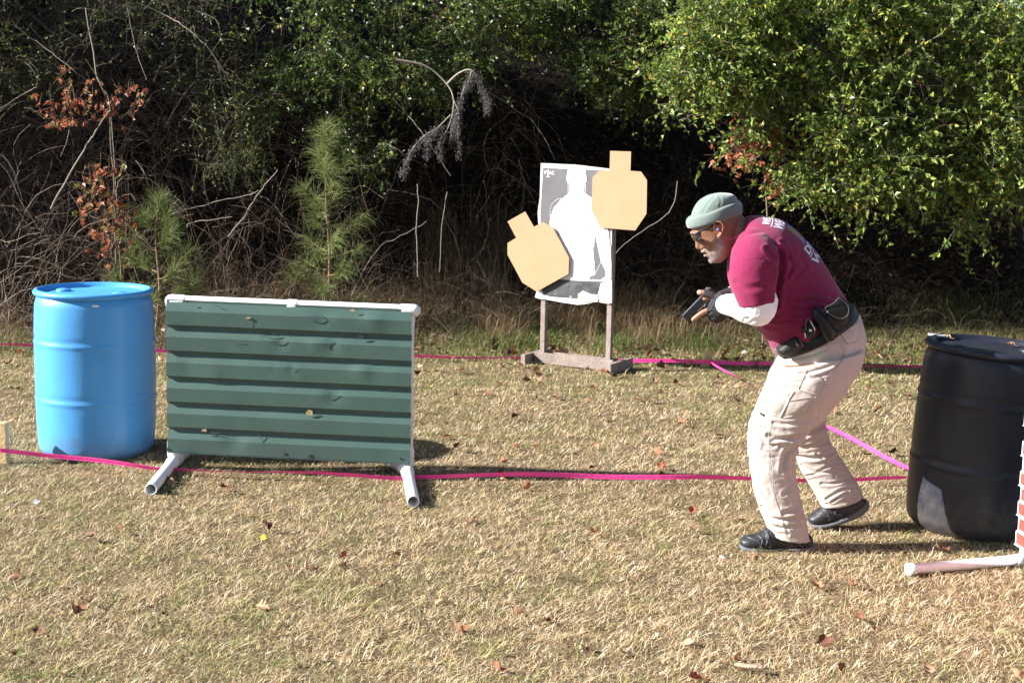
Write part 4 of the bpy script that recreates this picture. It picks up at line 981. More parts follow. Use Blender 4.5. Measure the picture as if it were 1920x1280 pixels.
# knit cap
cap = [(1300,430,1384,400,YC,.078), (1295,428,1388,397,YC,.084), (1293,420,1388,389,YC,.085), (1296,405,1384,378,YC,.081), (1301,391,1380,370,YC,.079), (1310,377,1373,364.5,YC,.069), (1324,367,1362,361.5,YC,.048), (1338,363,1350,361.5,YC,.016)]
me = fuse('knit_cap', [loft(rings(cap, n=40), sub=4)], 0.004, smooth=3)
V = verts(me); N = norms(me); setv(me, V + N * (0.003 * (vnoise(V[:, 0], V[:, 2] + V[:, 1], .05, 4) - .5))[:, None])
crease(me, [([(1318,398),(1330,380),(1342,366)], 2, .0009), ([(1350,386),(1352,376),(1348,366)], 2, .0009)])
hat = mk('knit_cap', me, 'hat', person)
fold = [(1297,428,1386,399,YC,.080), (1291,428.5,1391,398,YC,.0885), (1287,424,1392,394,YC,.093), (1286.5,414.5,1391,382,YC,.0935), (1291,408,1387,376.5,YC,.0905), (1296,406,1383,375,YC,.082)]
V, F = loft(rings(fold, n=56), sub=5, cap=False)
V[:, 2] += 0.002 * np.sin(V[:, 0] * 40)
mk('cap_fold', mesh_np('cap_fold', V, F), 'hat', hat)

# glasses and earplug
gy = .079
fr = [chain([hp(1345,419,sg*gy*1.02), hp(1330,425,sg*gy*1.03), hp(1312,434,sg*.078), hp(1303,440,sg*.068)], [.0028, .0034, .0042, .004], n=8) for sg in (-1, 1)]
fr += [chain([hp(1304,438.5,-.069), hp(1299,439,-.045), hp(1295.5,438.5,0), hp(1299,439,.045), hp(1304,438.5,.069)], [.003] * 5, n=8)]
gls = mk('glasses', mesh_np('glasses', *join(fr)), 'polymer', person)
R = []
for (ox, oy) in ((0, 0), (.8, 5), (4, 11.5)):
    R.append([hp(1314+ox*.3,434+oy*.85,-.0765), hp(1303+ox,440+oy,-.068), hp(1297.5+ox,440+oy,-.045), hp(1296+ox,441+oy*.75,-.008), hp(1296+ox,441+oy*.75,.008), hp(1297.5+ox,440+oy,.045), hp(1303+ox,440+oy,.068), hp(1314+ox*.3,434+oy*.85,.0765)])
R = np.array(R); R = np.stack([catmull(r, 4) for r in R]); n_ = R.shape[1]
V = R.reshape(-1, 3); i = np.arange(2)[:, None] * n_; j = np.arange(n_ - 1)[None]
Q = np.stack([i + j, i + j + 1, i + n_ + j + 1, i + n_ + j], -1).reshape(-1, 4)
le = mk('lens', mesh_np('lens', V, [Q]), 'lens', gls); md = le.modifiers.new('t', 'SOLIDIFY'); md.thickness = .0015
mk('earplug', mesh_np('earplug', *ellipsoid(hp(1346.5,430.5,-.0885), (.005, .006, .0055), 12)), 'earplug', person)
mk('plug_cord', mesh_np('cord', *chain([hp(1348,432,-.09), hp(1362,446,-.078), hp(1372,448,-.085), hp(1385,440,-.09)], [.0008] * 4, n=6)), 'tape', person)

# shoes
def shoe(rows, sole_rows, straps, laces):
    u_ = fuse('shoe', [loft(rings(rows, n=28, e=2.4), sub=3)], 0.004, smooth=3)
    sh = mk('shoe', u_, 'shoe', person); b_ = bvh_of(u_)
    mk('sole', mesh_np('sole', *loft(rings(sole_rows, n=28, e=3.2), sub=3)), 'sole', sh)
    for ln, w_ in straps:
        pts = []
        for p in catmull(np.array(ln, float), 5):
            h = b_.ray_cast(Vector(CAM), Vector(ray(*p)).normalized())
            if h[0] is not None: pts.append(np.array(h[0]))
        if len(pts) > 2:
            V, F = chain(pts, [w_] * len(pts), n=8, sub=1); mk('overlay', mesh_np('overlay', V, F), 'strap', sh)
ys_ = nl - .04
shoe([(1387,1012,1388,1021,ys_-.005,.012), (1391,1008,1392,1025,ys_-.006,.032), (1402,1004,1402,1028,ys_-.006,.043), (1420,1000,1420,1029,ys_-.004,.047), (1440,989,1442,1030,ys_,.046), (1462,983,1466,1029,ys_+.003,.043), (1490,992,1494,1030,ys_+.005,.04), (1514,998,1516,1031,ys_+.005,.036), (1524,1008,1523,1028,ys_+.005,.02)],
     [(1385,1018,1386,1024,ys_-.005,.014), (1390,1019,1391,1030,ys_-.006,.036), (1410,1021,1410,1032,ys_-.006,.049), (1440,1022,1440,1033,ys_,.048), (1470,1022,1470,1033,ys_+.003,.044), (1505,1021,1505,1034,ys_+.005,.042), (1524,1018,1525,1032,ys_+.005,.03), (1529,1020,1529,1028,ys_+.005,.012)],
     [([(1432,992),(1441,1005),(1436,1022)], .004), ([(1444,988),(1437,1006),(1446,1024)], .004), ([(1400,1006),(1420,1014),(1428,1024)], .003), ([(1452,1000),(1470,1012),(1486,1024)], .0035), ([(1476,1004),(1492,1014),(1505,1026)], .003), ([(1420,1002),(1430,1012),(1426,1024)], .003)], None)
yf_ = fl + .02
shoe([(1514,973,1517,980,yf_,.012), (1517,967,1524,983,yf_,.034), (1527,960,1536,983,yf_,.043), (1543,948,1556,980,yf_,.045), (1565,940,1580,972,yf_,.042), (1590,932,1602,964,yf_,.039), (1611,928,1620,952,yf_,.034), (1620,934,1625,944,yf_,.02)],
     [(1517,979,1519,985,yf_,.02), (1526,979,1530,988,yf_,.042), (1548,976,1551,985,yf_,.048), (1575,966,1580,977,yf_,.046), (1600,953,1607,968,yf_,.042), (1617,940,1624,956,yf_,.034), (1624,935,1630,946,yf_,.02)],
     [([(1572,948),(1566,962),(1576,966)], .004), ([(1540,952),(1552,962),(1556,975)], .003), ([(1530,960),(1545,966),(1560,970)], .003), ([(1590,940),(1592,955),(1600,960)], .003)], None)

# ------------------------------------------------------------------ the pistol in his hands
rearp = at(1337.5, 543.5, G); muzz = at(1284, 598, G)
fx = muzz - rearp; SL = np.linalg.norm(fx); fx /= SL; uy = np.array([0, 1.0, 0]); uz = np.cross(fx, uy); uz /= np.linalg.norm(uz)
if uz[2] < 0: uz = -uz
rotg = np.stack([fx, uy, uz], 1)
gun = empty('pistol', tuple(rearp), 'black semi automatic pistol held low in both gloved hands', 'pistol')
def gb(nm, c, s, m, bev=.0015, rot=None):
    V, F = box((0, 0, 0), s, rot, bev); V = (V + np.array(c)) @ rotg.T + rearp
    return mk(nm, mesh_np(nm, V, F, smooth=False), m, gun)
gb('slide', (SL / 2, 0, .002), (SL, .0265, .031), 'gunmetal', .003)
gb('frame', (SL * .52, 0, -.021), (SL * .93, .023, .017), 'polymer', .002)
gb('slide_glint', (SL * .5, 0, .0172), (SL * .97, .012, .0014), 'steel', .0004)  # bright strip stands for the sky's reflection along the top edge
gb('frame_rail', (SL * .46, -.0135, -.014), (SL * .36, .0015, .0022), 'steel', .0004)
gb('front_sight', (SL - .012, 0, .020), (.005, .004, .006), 'gunmetal', .0005)
gb('rear_sight', (.014, 0, .0215), (.012, .018, .008), 'steel', .001)
gb('ejection_port', (SL * .45, .0125, .010), (.035, .004, .012), 'steel', .0008)
gb('muzzle', (SL + .001, 0, .003), (.004, .014, .014), 'steel', .001)
gb('grip', (.028, 0, -.075), (.044, .026, .1), 'polymer', .006, np.array(Matrix.Rotation(RAD(12), 3, 'Y')))
gb('magazine_base', (.012, 0, -.128), (.05, .028, .01), 'polymer', .003, np.array(Matrix.Rotation(RAD(12), 3, 'Y')))
gb('slide_release', (SL * .42, -.0145, -.018), (.012, .003, .004), 'steel', .0008)
V, F = chain([np.array([.055, 0, -.028]), np.array([.06, 0, -.052]), np.array([.09, 0, -.054]), np.array([.1, 0, -.028])], [.0035] * 4, n=8)
mk('trigger_guard', mesh_np('trigger_guard', V @ rotg.T + rearp, F), 'polymer', gun)
V, F = chain([np.array([.066, 0, -.028]), np.array([.07, 0, -.045])], [.003, .002], n=8)
mk('trigger', mesh_np('trigger', V @ rotg.T + rearp, F), 'polymer', gun)
for q in range(7): gb('serration', (.012 + q * .0042, -.0134, .003), (.0018, .0012, .022), 'polymer', .0003)

#@@PLANTS@@
# ------------------------------------------------------------------ plants
def in_poly(P, poly):
    poly = np.array(poly, float); x, y = P.T; c = np.zeros(len(P), bool); j = len(poly) - 1
    for i in range(len(poly)):
        xi, yi = poly[i]; xj, yj = poly[j]
        k = ((yi > y) != (yj > y)) & (x < (xj - xi) * (y - yi) / (yj - yi + 1e-9) + xi)
        c ^= k; j = i
    return c
def sample_poly(poly, n, gap=0.0, gs=55, seed=0):
    poly = np.array(poly, float); lo = poly.min(0); hi = poly.max(0); out = []
    k = 0
    while k < n:
        P = rng.uniform(lo, hi, (n * 2, 2)); m = in_poly(P, poly)
        if gap > 0:
            v = 0.65 * vnoise(P[:, 0], P[:, 1], gs, seed) + 0.35 * vnoise(P[:, 0], P[:, 1], gs * .4, seed + 1)
            m &= rng.random(len(P)) < np.clip((v - gap) * 5, 0.03, 1)
        P = P[m]; out.append(P); k += len(P)
    return np.concatenate(out)[:n]
def at_n(P, Y):
    D = _F[None] + _R[None] * ((P[:, 0] - 960) / FPX)[:, None] + _U[None] * ((640 - P[:, 1]) / FPX)[:, None]
    return CAM + D * (Y / D[:, 1])[:, None]
def grow(P0, D0, L, K, droop, wob):
    """polylines: start, direction, length"""
    n = len(P0); P = np.zeros((n, K, 3)); P[:, 0] = P0; d = D0 / np.linalg.norm(D0, axis=1)[:, None]; st = (L / (K - 1))[:, None]
    for k in range(1, K):
        d = d + np.array([0, 0, -1.0]) * droop + rng.normal(0, wob, (n, 3)); d /= np.linalg.norm(d, axis=1)[:, None]
        P[:, k] = P[:, k - 1] + d * st
    return P
def leaf_on(P, per, L0, L1, ratio, cols, pr):
    """scatter leaves along polylines"""
    n, K, _ = P.shape
    t = rng.uniform(0.12, 1.0, (n, per)) * (K - 1.001); k = t.astype(int); f = (t - k)[..., None]
    i = np.arange(n)[:, None]; A = P[i, k] * (1 - f) + P[i, k + 1] * f; T = P[i, k + 1] - P[i, k]; T /= np.linalg.norm(T, axis=2, keepdims=True) + 1e-9
    A = A.reshape(-1, 3); T = T.reshape(-1, 3); m = len(A)
    D = T * .5 + rand_dir(m) * .9; D[:, 2] -= .15
    Nn = rand_dir(m) * 1.0 + np.array([-.3, -.3, .6])
    L = rng.uniform(L0, L1, m); V, F = leaves(A, D, Nn, L, L * ratio * rng.uniform(.8, 1.2, m))
    C = np.array(cols)[rng.choice(len(cols), m, p=pr)] * rng.uniform(.75, 1.25, (m, 1))
    return V, F, np.repeat(C, 4, axis=0)
STEMC = np.array([[.12,.095,.072],[.07,.052,.04],[.18,.15,.12],[.08,.058,.042]])
SHADED_GREEN = [[.06,.105,.02],[.11,.165,.03],[.035,.065,.015],[.24,.27,.05],[.4,.33,.05]]  # leaf greens darkened, the shrubs' shade is put into the colour
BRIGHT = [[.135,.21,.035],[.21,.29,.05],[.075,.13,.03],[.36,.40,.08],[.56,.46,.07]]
def shrub(nm, label, cat, poly, y0, y1, nsp, per, root_px, gap=.3, seed=0, L=(.028,.05), cols=SHADED_GREEN, pr=(.34,.33,.17,.12,.04), limbs=9, droop=.10, sl=(.18,.5), group=None, rootY=None, gs=55, twig=.6):
    P2 = sample_poly(poly, nsp, gap, gs, seed)
    Yd = y0 + (y1 - y0) * rng.random(nsp) ** 1.3 + .35 * (vnoise(P2[:, 0], P2[:, 1], 120, seed + 3) - .5)
    A = at_n(P2, Yd); A[:, 2] = np.maximum(A[:, 2], .25)
    n = len(A); D = rng.normal(0, 1, (n, 3)) * np.array([.9, .6, .6]) + np.array([.0, -.45, .35])
    Ls = rng.uniform(sl[0], sl[1], n); P = grow(A - D * .08, D, Ls, 7, droop, .22)
    rY = rootY or (y1 + .4); r0 = hit_bank([root_px[0]], [root_px[1]])[0]
    root = empty(nm, tuple(r0), label, cat, group)
    V, F, C = leaf_on(P, per, L[0], L[1], .52, cols, pr)
    link('foliage', mesh_np('foliage', V - r0, F, C, smooth=False), MT['leaf'], None).parent = root
    rad = np.linspace(.0028, .0009, 7)[None] * rng.uniform(.7, 1.4, (n, 1))
    V, F, C = tubes(P, rad, STEMC[rng.integers(0, 4, n)]); link('twigs', mesh_np('twigs', V - r0, F, C * twig), MT['stem']).parent = root
    ends = A[rng.choice(n, limbs, replace=False)]; PL = []
    for e in ends:
        s = r0 + np.array([rng.normal(0, .12), rng.normal(0, .12), -.05]); mid = (s + e) / 2 + np.array([rng.normal(0, .15), -.1, .25 + .15 * rng.random()])
        q = catmull(np.array([s, (s * .6 + mid * .4) + np.array([0, 0, .08]), mid, (mid + e) / 2 + rng.normal(0, .05, 3), e]), 4); PL.append(q + rng.normal(0, .006, q.shape))
    PL = np.array(PL); rad = np.linspace(.014, .003, PL.shape[1])[None] * rng.uniform(.6, 1.2, (limbs, 1))
    V, F, C = tubes(PL, rad, STEMC[rng.integers(0, 4, limbs)] * 1.2, n=6); link('stem', mesh_np('stem', V - r0, F, C), MT['stem']).parent = root
    return root
g = 'leafy shrubs hanging over the bank'
R1 = [(1290,-60),(1640,-60),(1650,200),(1640,385),(1570,385),(1500,355),(1445,320),(1420,280),(1340,225),(1262,190),(1240,130),(1280,90)]
R2 = [(1600,-60),(2060,-60),(2060,410),(1900,375),(1830,425),(1760,420),(1700,395),(1620,380)]
shrub('shrub', 'bright green shrub overhanging the bank directly above the man', 'shrub', R1, 10.5, 12.0, 2250, 18, (1450,330), .46, 1, group=g, L=(.03,.056), gs=62, cols=BRIGHT, twig=1.15, sl=(.2,.6), droop=.10)
shrub('shrub', 'bright green shrub overhanging the bank above the black barrel', 'shrub', R2, 10.4, 12.0, 2250, 18, (1800,360), .44, 5, group=g, L=(.03,.056), gs=62, cols=BRIGHT, twig=1.15, sl=(.2,.6), droop=.10)
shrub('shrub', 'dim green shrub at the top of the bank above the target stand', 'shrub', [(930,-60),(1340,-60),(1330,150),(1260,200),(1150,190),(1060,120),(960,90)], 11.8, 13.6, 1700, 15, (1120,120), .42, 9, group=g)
shrub('shrub', 'shade-darkened green shrub trailing down the bank above the taller pine sapling', 'shrub', [(470,-60),(940,-60),(930,60),(900,150),(830,215),(780,170),(740,230),(690,330),(640,250),(590,300),(560,235),(500,250),(450,120)], 11.4, 12.9, 1300, 14, (700,180), .44, 13, group=g, droop=.22, cols=[c for c in SHADED_GREEN], pr=(.36,.28,.26,.08,.02))
shrub('shrub', 'sparse bare shrub with small shade-darkened leaves at the upper left', 'shrub', [(-60,-60),(480,-60),(500,120),(440,240),(330,160),(200,130),(60,200),(-60,260)], 11.5, 13.0, 1150, 9, (200,170), .36, 17, group=g, L=(.016,.028), pr=(.45,.15,.33,.05,.02))
shrub('shrub', 'trailing leafy vine shrub left of the taller pine sapling', 'shrub', [(370,150),(450,110),(500,200),(500,330),(440,310),(380,330),(350,260)], 11.5, 12.3, 210, 12, (430,330), .3, 21, group=g, droop=.3, L=(.016,.028))

# bare stems and vines tangled over the bank (nobody could count them)
def tangle():
    Vs = []; 
    def batch(poly, n, L, r, cols, droop, up, wob, gap=.3, gs=80, off=(0.0, 0.5), K=9, seed=0):
        P2 = sample_poly(poly, n, gap, gs, seed); A = hit_bank(P2[:, 0], P2[:, 1]); A = A - np.array([0, 1.0, 0]) * rng.uniform(off[0], off[1], (n, 1))
        A[:, 2] = np.maximum(A[:, 2], bz(A[:, 0], A[:, 1]) - .02)
        D = rng.normal(0, 1, (n, 3)) * np.array([.8, .35, .6]) + np.array([0, -.15, up]); Ls = rng.uniform(L[0], L[1], n)
        P = grow(A, D, Ls, K, droop, wob); rad = np.linspace(1, .35, K)[None] * rng.uniform(r[0], r[1], (n, 1))
        V, F, C = tubes(P, rad, np.array(cols)[rng.integers(0, len(cols), n)] * rng.uniform(.6, 1.3, (n, 1)))
        Vs.append((V, F, C))
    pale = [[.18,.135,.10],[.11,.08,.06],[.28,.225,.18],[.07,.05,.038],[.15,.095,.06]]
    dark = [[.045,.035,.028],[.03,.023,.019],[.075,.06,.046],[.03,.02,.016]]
    batch([(-60,140),(150,200),(260,380),(260,600),(-60,610)], 1700, (.3,1.3), (.0014,.0044), pale, .10, .9, .24, .25, 90, (0,.7))
    batch([(-60,560),(480,560),(480,645),(-60,640)], 900, (.12,.5), (.0012,.0028), pale, .12, .9, .3, .2)
    batch([(-60,-40),(560,-40),(600,300),(-60,300)], 1100, (.5,1.8), (.0014,.0046), pale, .09, .5, .17, .3, 120, (.1,1.0), 11)
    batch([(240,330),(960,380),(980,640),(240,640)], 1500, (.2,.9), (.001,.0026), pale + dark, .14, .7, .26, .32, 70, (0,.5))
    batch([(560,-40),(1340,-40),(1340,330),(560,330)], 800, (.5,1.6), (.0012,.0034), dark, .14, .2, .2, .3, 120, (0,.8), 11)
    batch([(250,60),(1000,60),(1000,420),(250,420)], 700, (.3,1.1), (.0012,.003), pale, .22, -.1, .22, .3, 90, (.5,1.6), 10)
    batch([(600,300),(1400,300),(1400,560),(600,560)], 1000, (.3,1.2), (.001,.0024), dark, .16, .4, .24, .3, 80, (0,.6))  # centre stems all dark, the bank's shade put into their colour
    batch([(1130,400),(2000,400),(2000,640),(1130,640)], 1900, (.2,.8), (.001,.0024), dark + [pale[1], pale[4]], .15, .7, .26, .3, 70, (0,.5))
    V = np.concatenate([v[0] for v in Vs]); C = np.concatenate([v[2] for v in Vs]); Q = []; k = 0
    for v, f, c in Vs: Q.append(f[0] + k); k += len(v)
    return link('undergrowth', mesh_np('undergrowth', V, [np.concatenate(Q)], C), MT['stem'])
tag(tangle(), 'tangled bare brown vines and stems covering the bank', 'undergrowth', kind='stuff')

def bank_grass():
    out = []
    def blades(P2, Hr, wd, cols, lean=1.0, per=1, off=.35):
        A = hit_bank(P2[:, 0], P2[:, 1]); A = np.repeat(A, per, axis=0); n = len(A)
        A[:, :2] += rng.normal(0, .03, (n, 2)); A[:, 1] -= rng.uniform(0, off, n)
        A[:, 2] = bz(A[:, 0], A[:, 1]) - .005
        H = rng.uniform(Hr[0], Hr[1], n); az = rng.uniform(0, 6.283, n); ln = rng.uniform(.15, 1.0, n) * lean
        dr = np.stack([np.cos(az), np.sin(az), 0 * az], -1); sd = np.stack([-np.sin(az), np.cos(az), 0 * az], -1) * (wd * rng.uniform(.6, 1.3, n))[:, None]
        up = np.array([0, 0, 1.0]); m = A + dr * (H * ln * .35)[:, None] + up * (H * .62)[:, None]; t = A + dr * (H * ln)[:, None] + up * (H * rng.uniform(.55, 1, n))[:, None]
        V = np.stack([A - sd, A + sd, m + sd * .8, m - sd * .8, t], 1).reshape(-1, 3)
        C = np.array(cols)[rng.integers(0, len(cols), n)] * rng.uniform(.7, 1.25, (n, 1)); out.append((V, np.repeat(C, 5, axis=0)))
    dry = [[.26,.18,.10],[.38,.28,.16],[.15,.095,.05],[.17,.13,.065],[.31,.205,.115]]; grn = [[.08,.13,.028],[.13,.18,.04],[.05,.085,.022],[.17,.18,.05]]
    blades(sample_poly([(-60,595),(2000,600),(2000,655),(-60,640)], 5000, .2, 60, 31), (.04,.13), .0015, dry + grn, per=4, lean=1.8)
    blades(sample_poly([(250,540),(1500,560),(1500,650),(250,640)], 1500, .42, 70, 33), (.12,.34), .0014, dry, per=7, lean=2.0)
    blades(sample_poly([(-60,440),(700,440),(700,620),(-60,620)], 900, .4, 70, 35), (.1,.32), .0015, dry, per=6, lean=1.5)
    blades(sample_poly([(880,545),(1330,560),(1330,655),(860,655)], 1300, .40, 60, 37), (.04,.13), .0022, grn, per=6, lean=1.7)
    blades(sample_poly([(1560,560),(2000,540),(2000,655),(1560,650)], 1200, .42, 60, 39), (.04,.13), .002, grn + dry[:2], per=6, lean=1.7)
    blades(sample_poly([(780,400),(960,420),(960,560),(780,560)], 260, .35, 60, 41), (.15,.5), .0016, dry, per=5, lean=.6)
    blades(sample_poly([(-60,640),(2000,655),(2000,690),(-60,665)], 6000, .3, 50, 43), (.02,.07), .0018, grn + grn + dry, per=3, off=.1)
    V = np.concatenate([o[0] for o in out]); C = np.concatenate([o[1] for o in out]); k = np.arange(len(V) // 5) * 5
    return link('weeds', mesh_np('weeds', V, [np.stack([k, k + 1, k + 2, k + 3], -1), np.stack([k + 3, k + 2, k + 4], -1)], C, smooth=False), MT['blade'])
tag(bank_grass(), 'rough dry grass and green weeds along the foot of the bank', 'weeds', kind='stuff')

def litter():
    P2 = np.concatenate([sample_poly([(-60,300),(2000,300),(2000,650),(-60,640)], 5500, .3, 80, 51), sample_poly([(-60,640),(2000,655),(2000,690),(-60,660)], 650, .4, 60, 53), sample_poly([(-60,-50),(2000,-50),(2000,300),(-60,300)], 2500, .3, 80, 55)])
    A = hit_bank(P2[:, 0], P2[:, 1]); n = len(A); A[:, 2] = bz(A[:, 0], A[:, 1]) + rng.uniform(.0, .05, n)
    L = rng.uniform(.03, .075, n); D = rand_dir(n) * np.array([1, 1, .4]); Nn = rand_dir(n) * .6 + np.array([0, -.3, .7])
    V, F = leaves(A, D, Nn, L, L * .6)
    C = np.array([[.09,.04,.02],[.13,.06,.03],[.05,.022,.012],[.18,.1,.055],[.15,.055,.022]])[rng.integers(0, 5, n)] * rng.uniform(.5, 1.2, (n, 1))
    return link('leaf_litter', mesh_np('leaf_litter', V, F, np.repeat(C, 4, axis=0), smooth=False), MT['leaf'])
tag(litter(), 'brown dead leaves scattered over the bank and its foot', 'leaf litter', kind='stuff')

# pine saplings
def pine(px, pyb, pyt, Yb, spread, tufts, nl_, label, droop, seed):
    r = np.random.default_rng(seed)
    b = at(px, pyb, Yb); b[2] = float(bz(b[0], b[1])); t = at(px + r.uniform(-6, 6), pyt, Yb)
    H = t[2] - b[2]; root = empty('pine_sapling', tuple(b), label, 'pine sapling', 'young pines on the bank')
    tr = catmull(np.array([b - b, (t - b) * .35 + [.02, 0, 0], (t - b) * .7 - [.015, 0, 0], (t - b)]), 5)
    V, F, C = tubes(tr[None], np.linspace(.014, .003, len(tr))[None], np.array([[.2,.14,.08]]), n=8); link('trunk', mesh_np('trunk', V, F, C), MT['stem']).parent = root
    tips = [(t - b, np.array([0, 0, 1.0]), 1.0)]; BP = []
    for q in range(tufts):
        h = .18 + .78 * (q + .5) / tufts; az = q * 2.4 + r.uniform(-.4, .4); rr = spread * (1.08 - h) ** .7 * r.uniform(.35, 1.35)
        s = (t - b) * (h - .06); e = (t - b) * h + np.array([math.cos(az) * rr, math.sin(az) * rr * .8, .05 * H - droop * rr * .3])
        BP.append(catmull(np.array([s, (s + e) / 2 + [0, 0, -.02], e]), 3)); d = e - s; d /= np.linalg.norm(d)
        for f in (.6, 1.0): tips.append((s + (e - s) * f, d * .7 + np.array([0, 0, .55]), .45 + .75 * (f == 1)))
    BP = np.array(BP); V, F, C = tubes(BP, np.linspace(.005, .002, BP.shape[1])[None].repeat(len(BP), 0), np.tile([[.22,.15,.08]], (len(BP), 1)), n=4); link('branch', mesh_np('branch', V, F, C), MT['stem']).parent = root
    A = []; D = []; L = []
    for p, d, s in tips:
        n = int(nl_ * s); d = d / np.linalg.norm(d); dd = rand_dir(n) * .8 + d; dd /= np.linalg.norm(dd, axis=1)[:, None]
        A.append(p - d * r.uniform(0, .1, (n, 1))); D.append(dd); L.append(r.uniform(.10, .17, n) * (.6 + .4 * s))
    A = np.concatenate(A); D = np.concatenate(D); L = np.concatenate(L); n = len(A)
    P = grow(A, D, L, 4, droop * .22, .05); C = np.array([[.21,.27,.075],[.14,.2,.05],[.27,.33,.11],[.36,.29,.12]])[r.choice(4, n, p=[.4,.33,.2,.07])] * r.uniform(.8, 1.2, (n, 1))
    V, F, C = tubes(P, np.linspace(.0012, .0005, 4)[None].repeat(n, 0), C); link('needles', mesh_np('needles', V, F, C), MT['needle']).parent = root
pine(292, 590, 372, 11.05, .33, 15, 70, 'bushy young pine rising behind the blue barrel', .5, 4)
pine(612, 590, 235, 11.2, .34, 26, 62, 'tall drooping young pine behind the green panel', 1.3, 5)
pine(352, 560, 470, 11.3, .12, 5, 45, 'smallest young pine just right of the bushy one', .6, 6)

# orange autumn saplings
def autumn(pts, blobs, Yb, label, cols, n, nm='autumn_sapling'):
    b = at(*pts[0], Yb); b[2] = float(bz(b[0], b[1])) - .02; root = empty(nm, tuple(b), label, 'sapling', 'orange leaved saplings')
    P = catmull(np.array([at(x, y, Yb) for x, y in pts]), 4); P[0] = b
    V, F, C = tubes((P - b)[None], np.linspace(.007, .002, len(P))[None], np.array([[.2,.15,.11]]), n=6); link('trunk', mesh_np('trunk', V, F, C), MT['stem']).parent = root
    A = []
    for (x, y, rx, ry, k) in blobs:
        P2 = np.stack([rng.normal(x, rx, k), rng.normal(y, ry, k)], -1); A.append(at_n(P2, rng.normal(Yb, .12, k)))
    A = np.concatenate(A) - b; n = len(A); L = rng.uniform(.035, .07, n)
    tw = np.stack([A - rng.normal(0, .06, (n, 3)) + [0, 0, .05], A + rng.normal(0, .01, (n, 3)), A], 1); V, F, C = tubes(tw, np.full((n, 3), .0012), np.tile([[.18,.12,.09]], (n, 1))); link('twigs', mesh_np('twigs', V, F, C), MT['stem']).parent = root
    As = []; Ds = []
    D = rand_dir(n) * .8 + np.array([-.1, -.1, -.3]); 
    Vv = []; Ff = []; k0 = 0
    for rot in (-.75, 0, .75):                      # three lobes per leaf
        Nn = rng.normal(0, .5, (n, 3)) + np.array([-.4, -.7, .5]); S_ = np.cross(D, Nn); S_ /= np.linalg.norm(S_, axis=1)[:, None]
        Dn = D / np.linalg.norm(D, axis=1)[:, None]; V, F = leaves(A, Dn * math.cos(rot) + S_ * math.sin(rot), Nn, L * (1 if rot == 0 else .75), L * .42); Vv.append(V); Ff.append(F[0] + k0); k0 += len(V)
    C = np.array(cols)[rng.integers(0, len(cols), n)] * rng.uniform(.7, 1.25, (n, 1))
    link('foliage', mesh_np('foliage', np.concatenate(Vv), [np.concatenate(Ff)], np.tile(np.repeat(C, 4, axis=0), (3, 1)), smooth=False), MT['leaf']).parent = root
org_c = [[.36,.10,.045],[.28,.08,.04],[.42,.18,.08],[.22,.07,.04],[.33,.22,.09]]
autumn([(215,330),(208,280),(205,215),(190,160),(160,110)], [(115,200,24,14,18),(165,192,34,14,26),(215,205,24,16,18),(240,180,16,16,18),(150,165,30,16,10),(125,140,10,8,8),(110,232,14,6,20)], 11.15, 'thin sapling with orange leaves at the upper left of the bank', org_c, 0)
autumn([(228,520),(222,450),(210,390),(198,330)], [(198,322,14,8,22),(175,345,14,8,14),(200,375,16,12,22),(215,410,18,18,30),(185,440,16,20,22),(230,450,20,24,30),(150,385,20,20,14)], 11.2, 'low sapling with sparse orange leaves above the blue barrel', org_c + [[.2,.2,.05]], 0)
autumn([(1440,430),(1435,350),(1425,290),(1400,240)], [(1390,245,14,12,26),(1405,290,26,18,44),(1370,300,20,12,26),(1440,270,18,16,24),(1450,350,16,12,22)], 10.95, 'sapling with rust brown leaves in the gap left of the bright shrub', [[.42,.15,.07],[.5,.2,.1],[.3,.1,.05]], 0)

# dead hanging branch with dried seed heads
b0 = at(742, 112, 11.0); root = empty('dead_branch', tuple(b0), 'dead grey branch with dark dried seed clusters hanging in the shade', 'branch')
lines = [[(742,112),(800,125),(838,158),(850,185),(848,215),(838,245)], [(838,158),(860,138),(884,132),(905,160),(918,195)], [(850,185),(860,215),(858,250),(862,290)], [(845,215),(820,240),(795,255),(770,285),(755,325)], [(838,245),(825,265),(828,295)], [(884,132),(880,150),(868,170),(862,200)], [(905,160),(912,185),(912,205)], [(862,200),(850,230),(846,262)], [(820,240),(805,262),(800,290)]]
SP = []
for li, l in enumerate(lines):
    P = catmull(np.array([at(x, y, 11.0 + .03 * math.sin(i + li)) for i, (x, y) in enumerate(l)]), 5) - b0
    V, F, C = tubes(P[None], np.linspace(.0085 if li < 2 else .004, .0018, len(P))[None], np.array([[.36,.31,.26]]), n=6); link('limb', mesh_np('limb', V, F, C), MT['stem']).parent = root
    if li >= 1:
        k = int(len(P) * 26); idx = rng.integers(max(0, len(P) // 5 if li != 1 else len(P) // 2), len(P), k); q = P[idx] + rng.normal(0, .015, (k, 3)) + np.array([0, 0, -.03]) * rng.random((k, 1))
        SP.append(q)
SP = np.concatenate(SP); n = len(SP); PP = np.stack([SP, SP + rng.normal(0, .008, (n, 3)) + [0, 0, -.012]], 1); V, F, C = tubes(PP, np.tile([.0024, .001], (n, 1)), None, n=4)
link('seed_cluster', mesh_np('seed_cluster', V, F), MT['seed']).parent = root

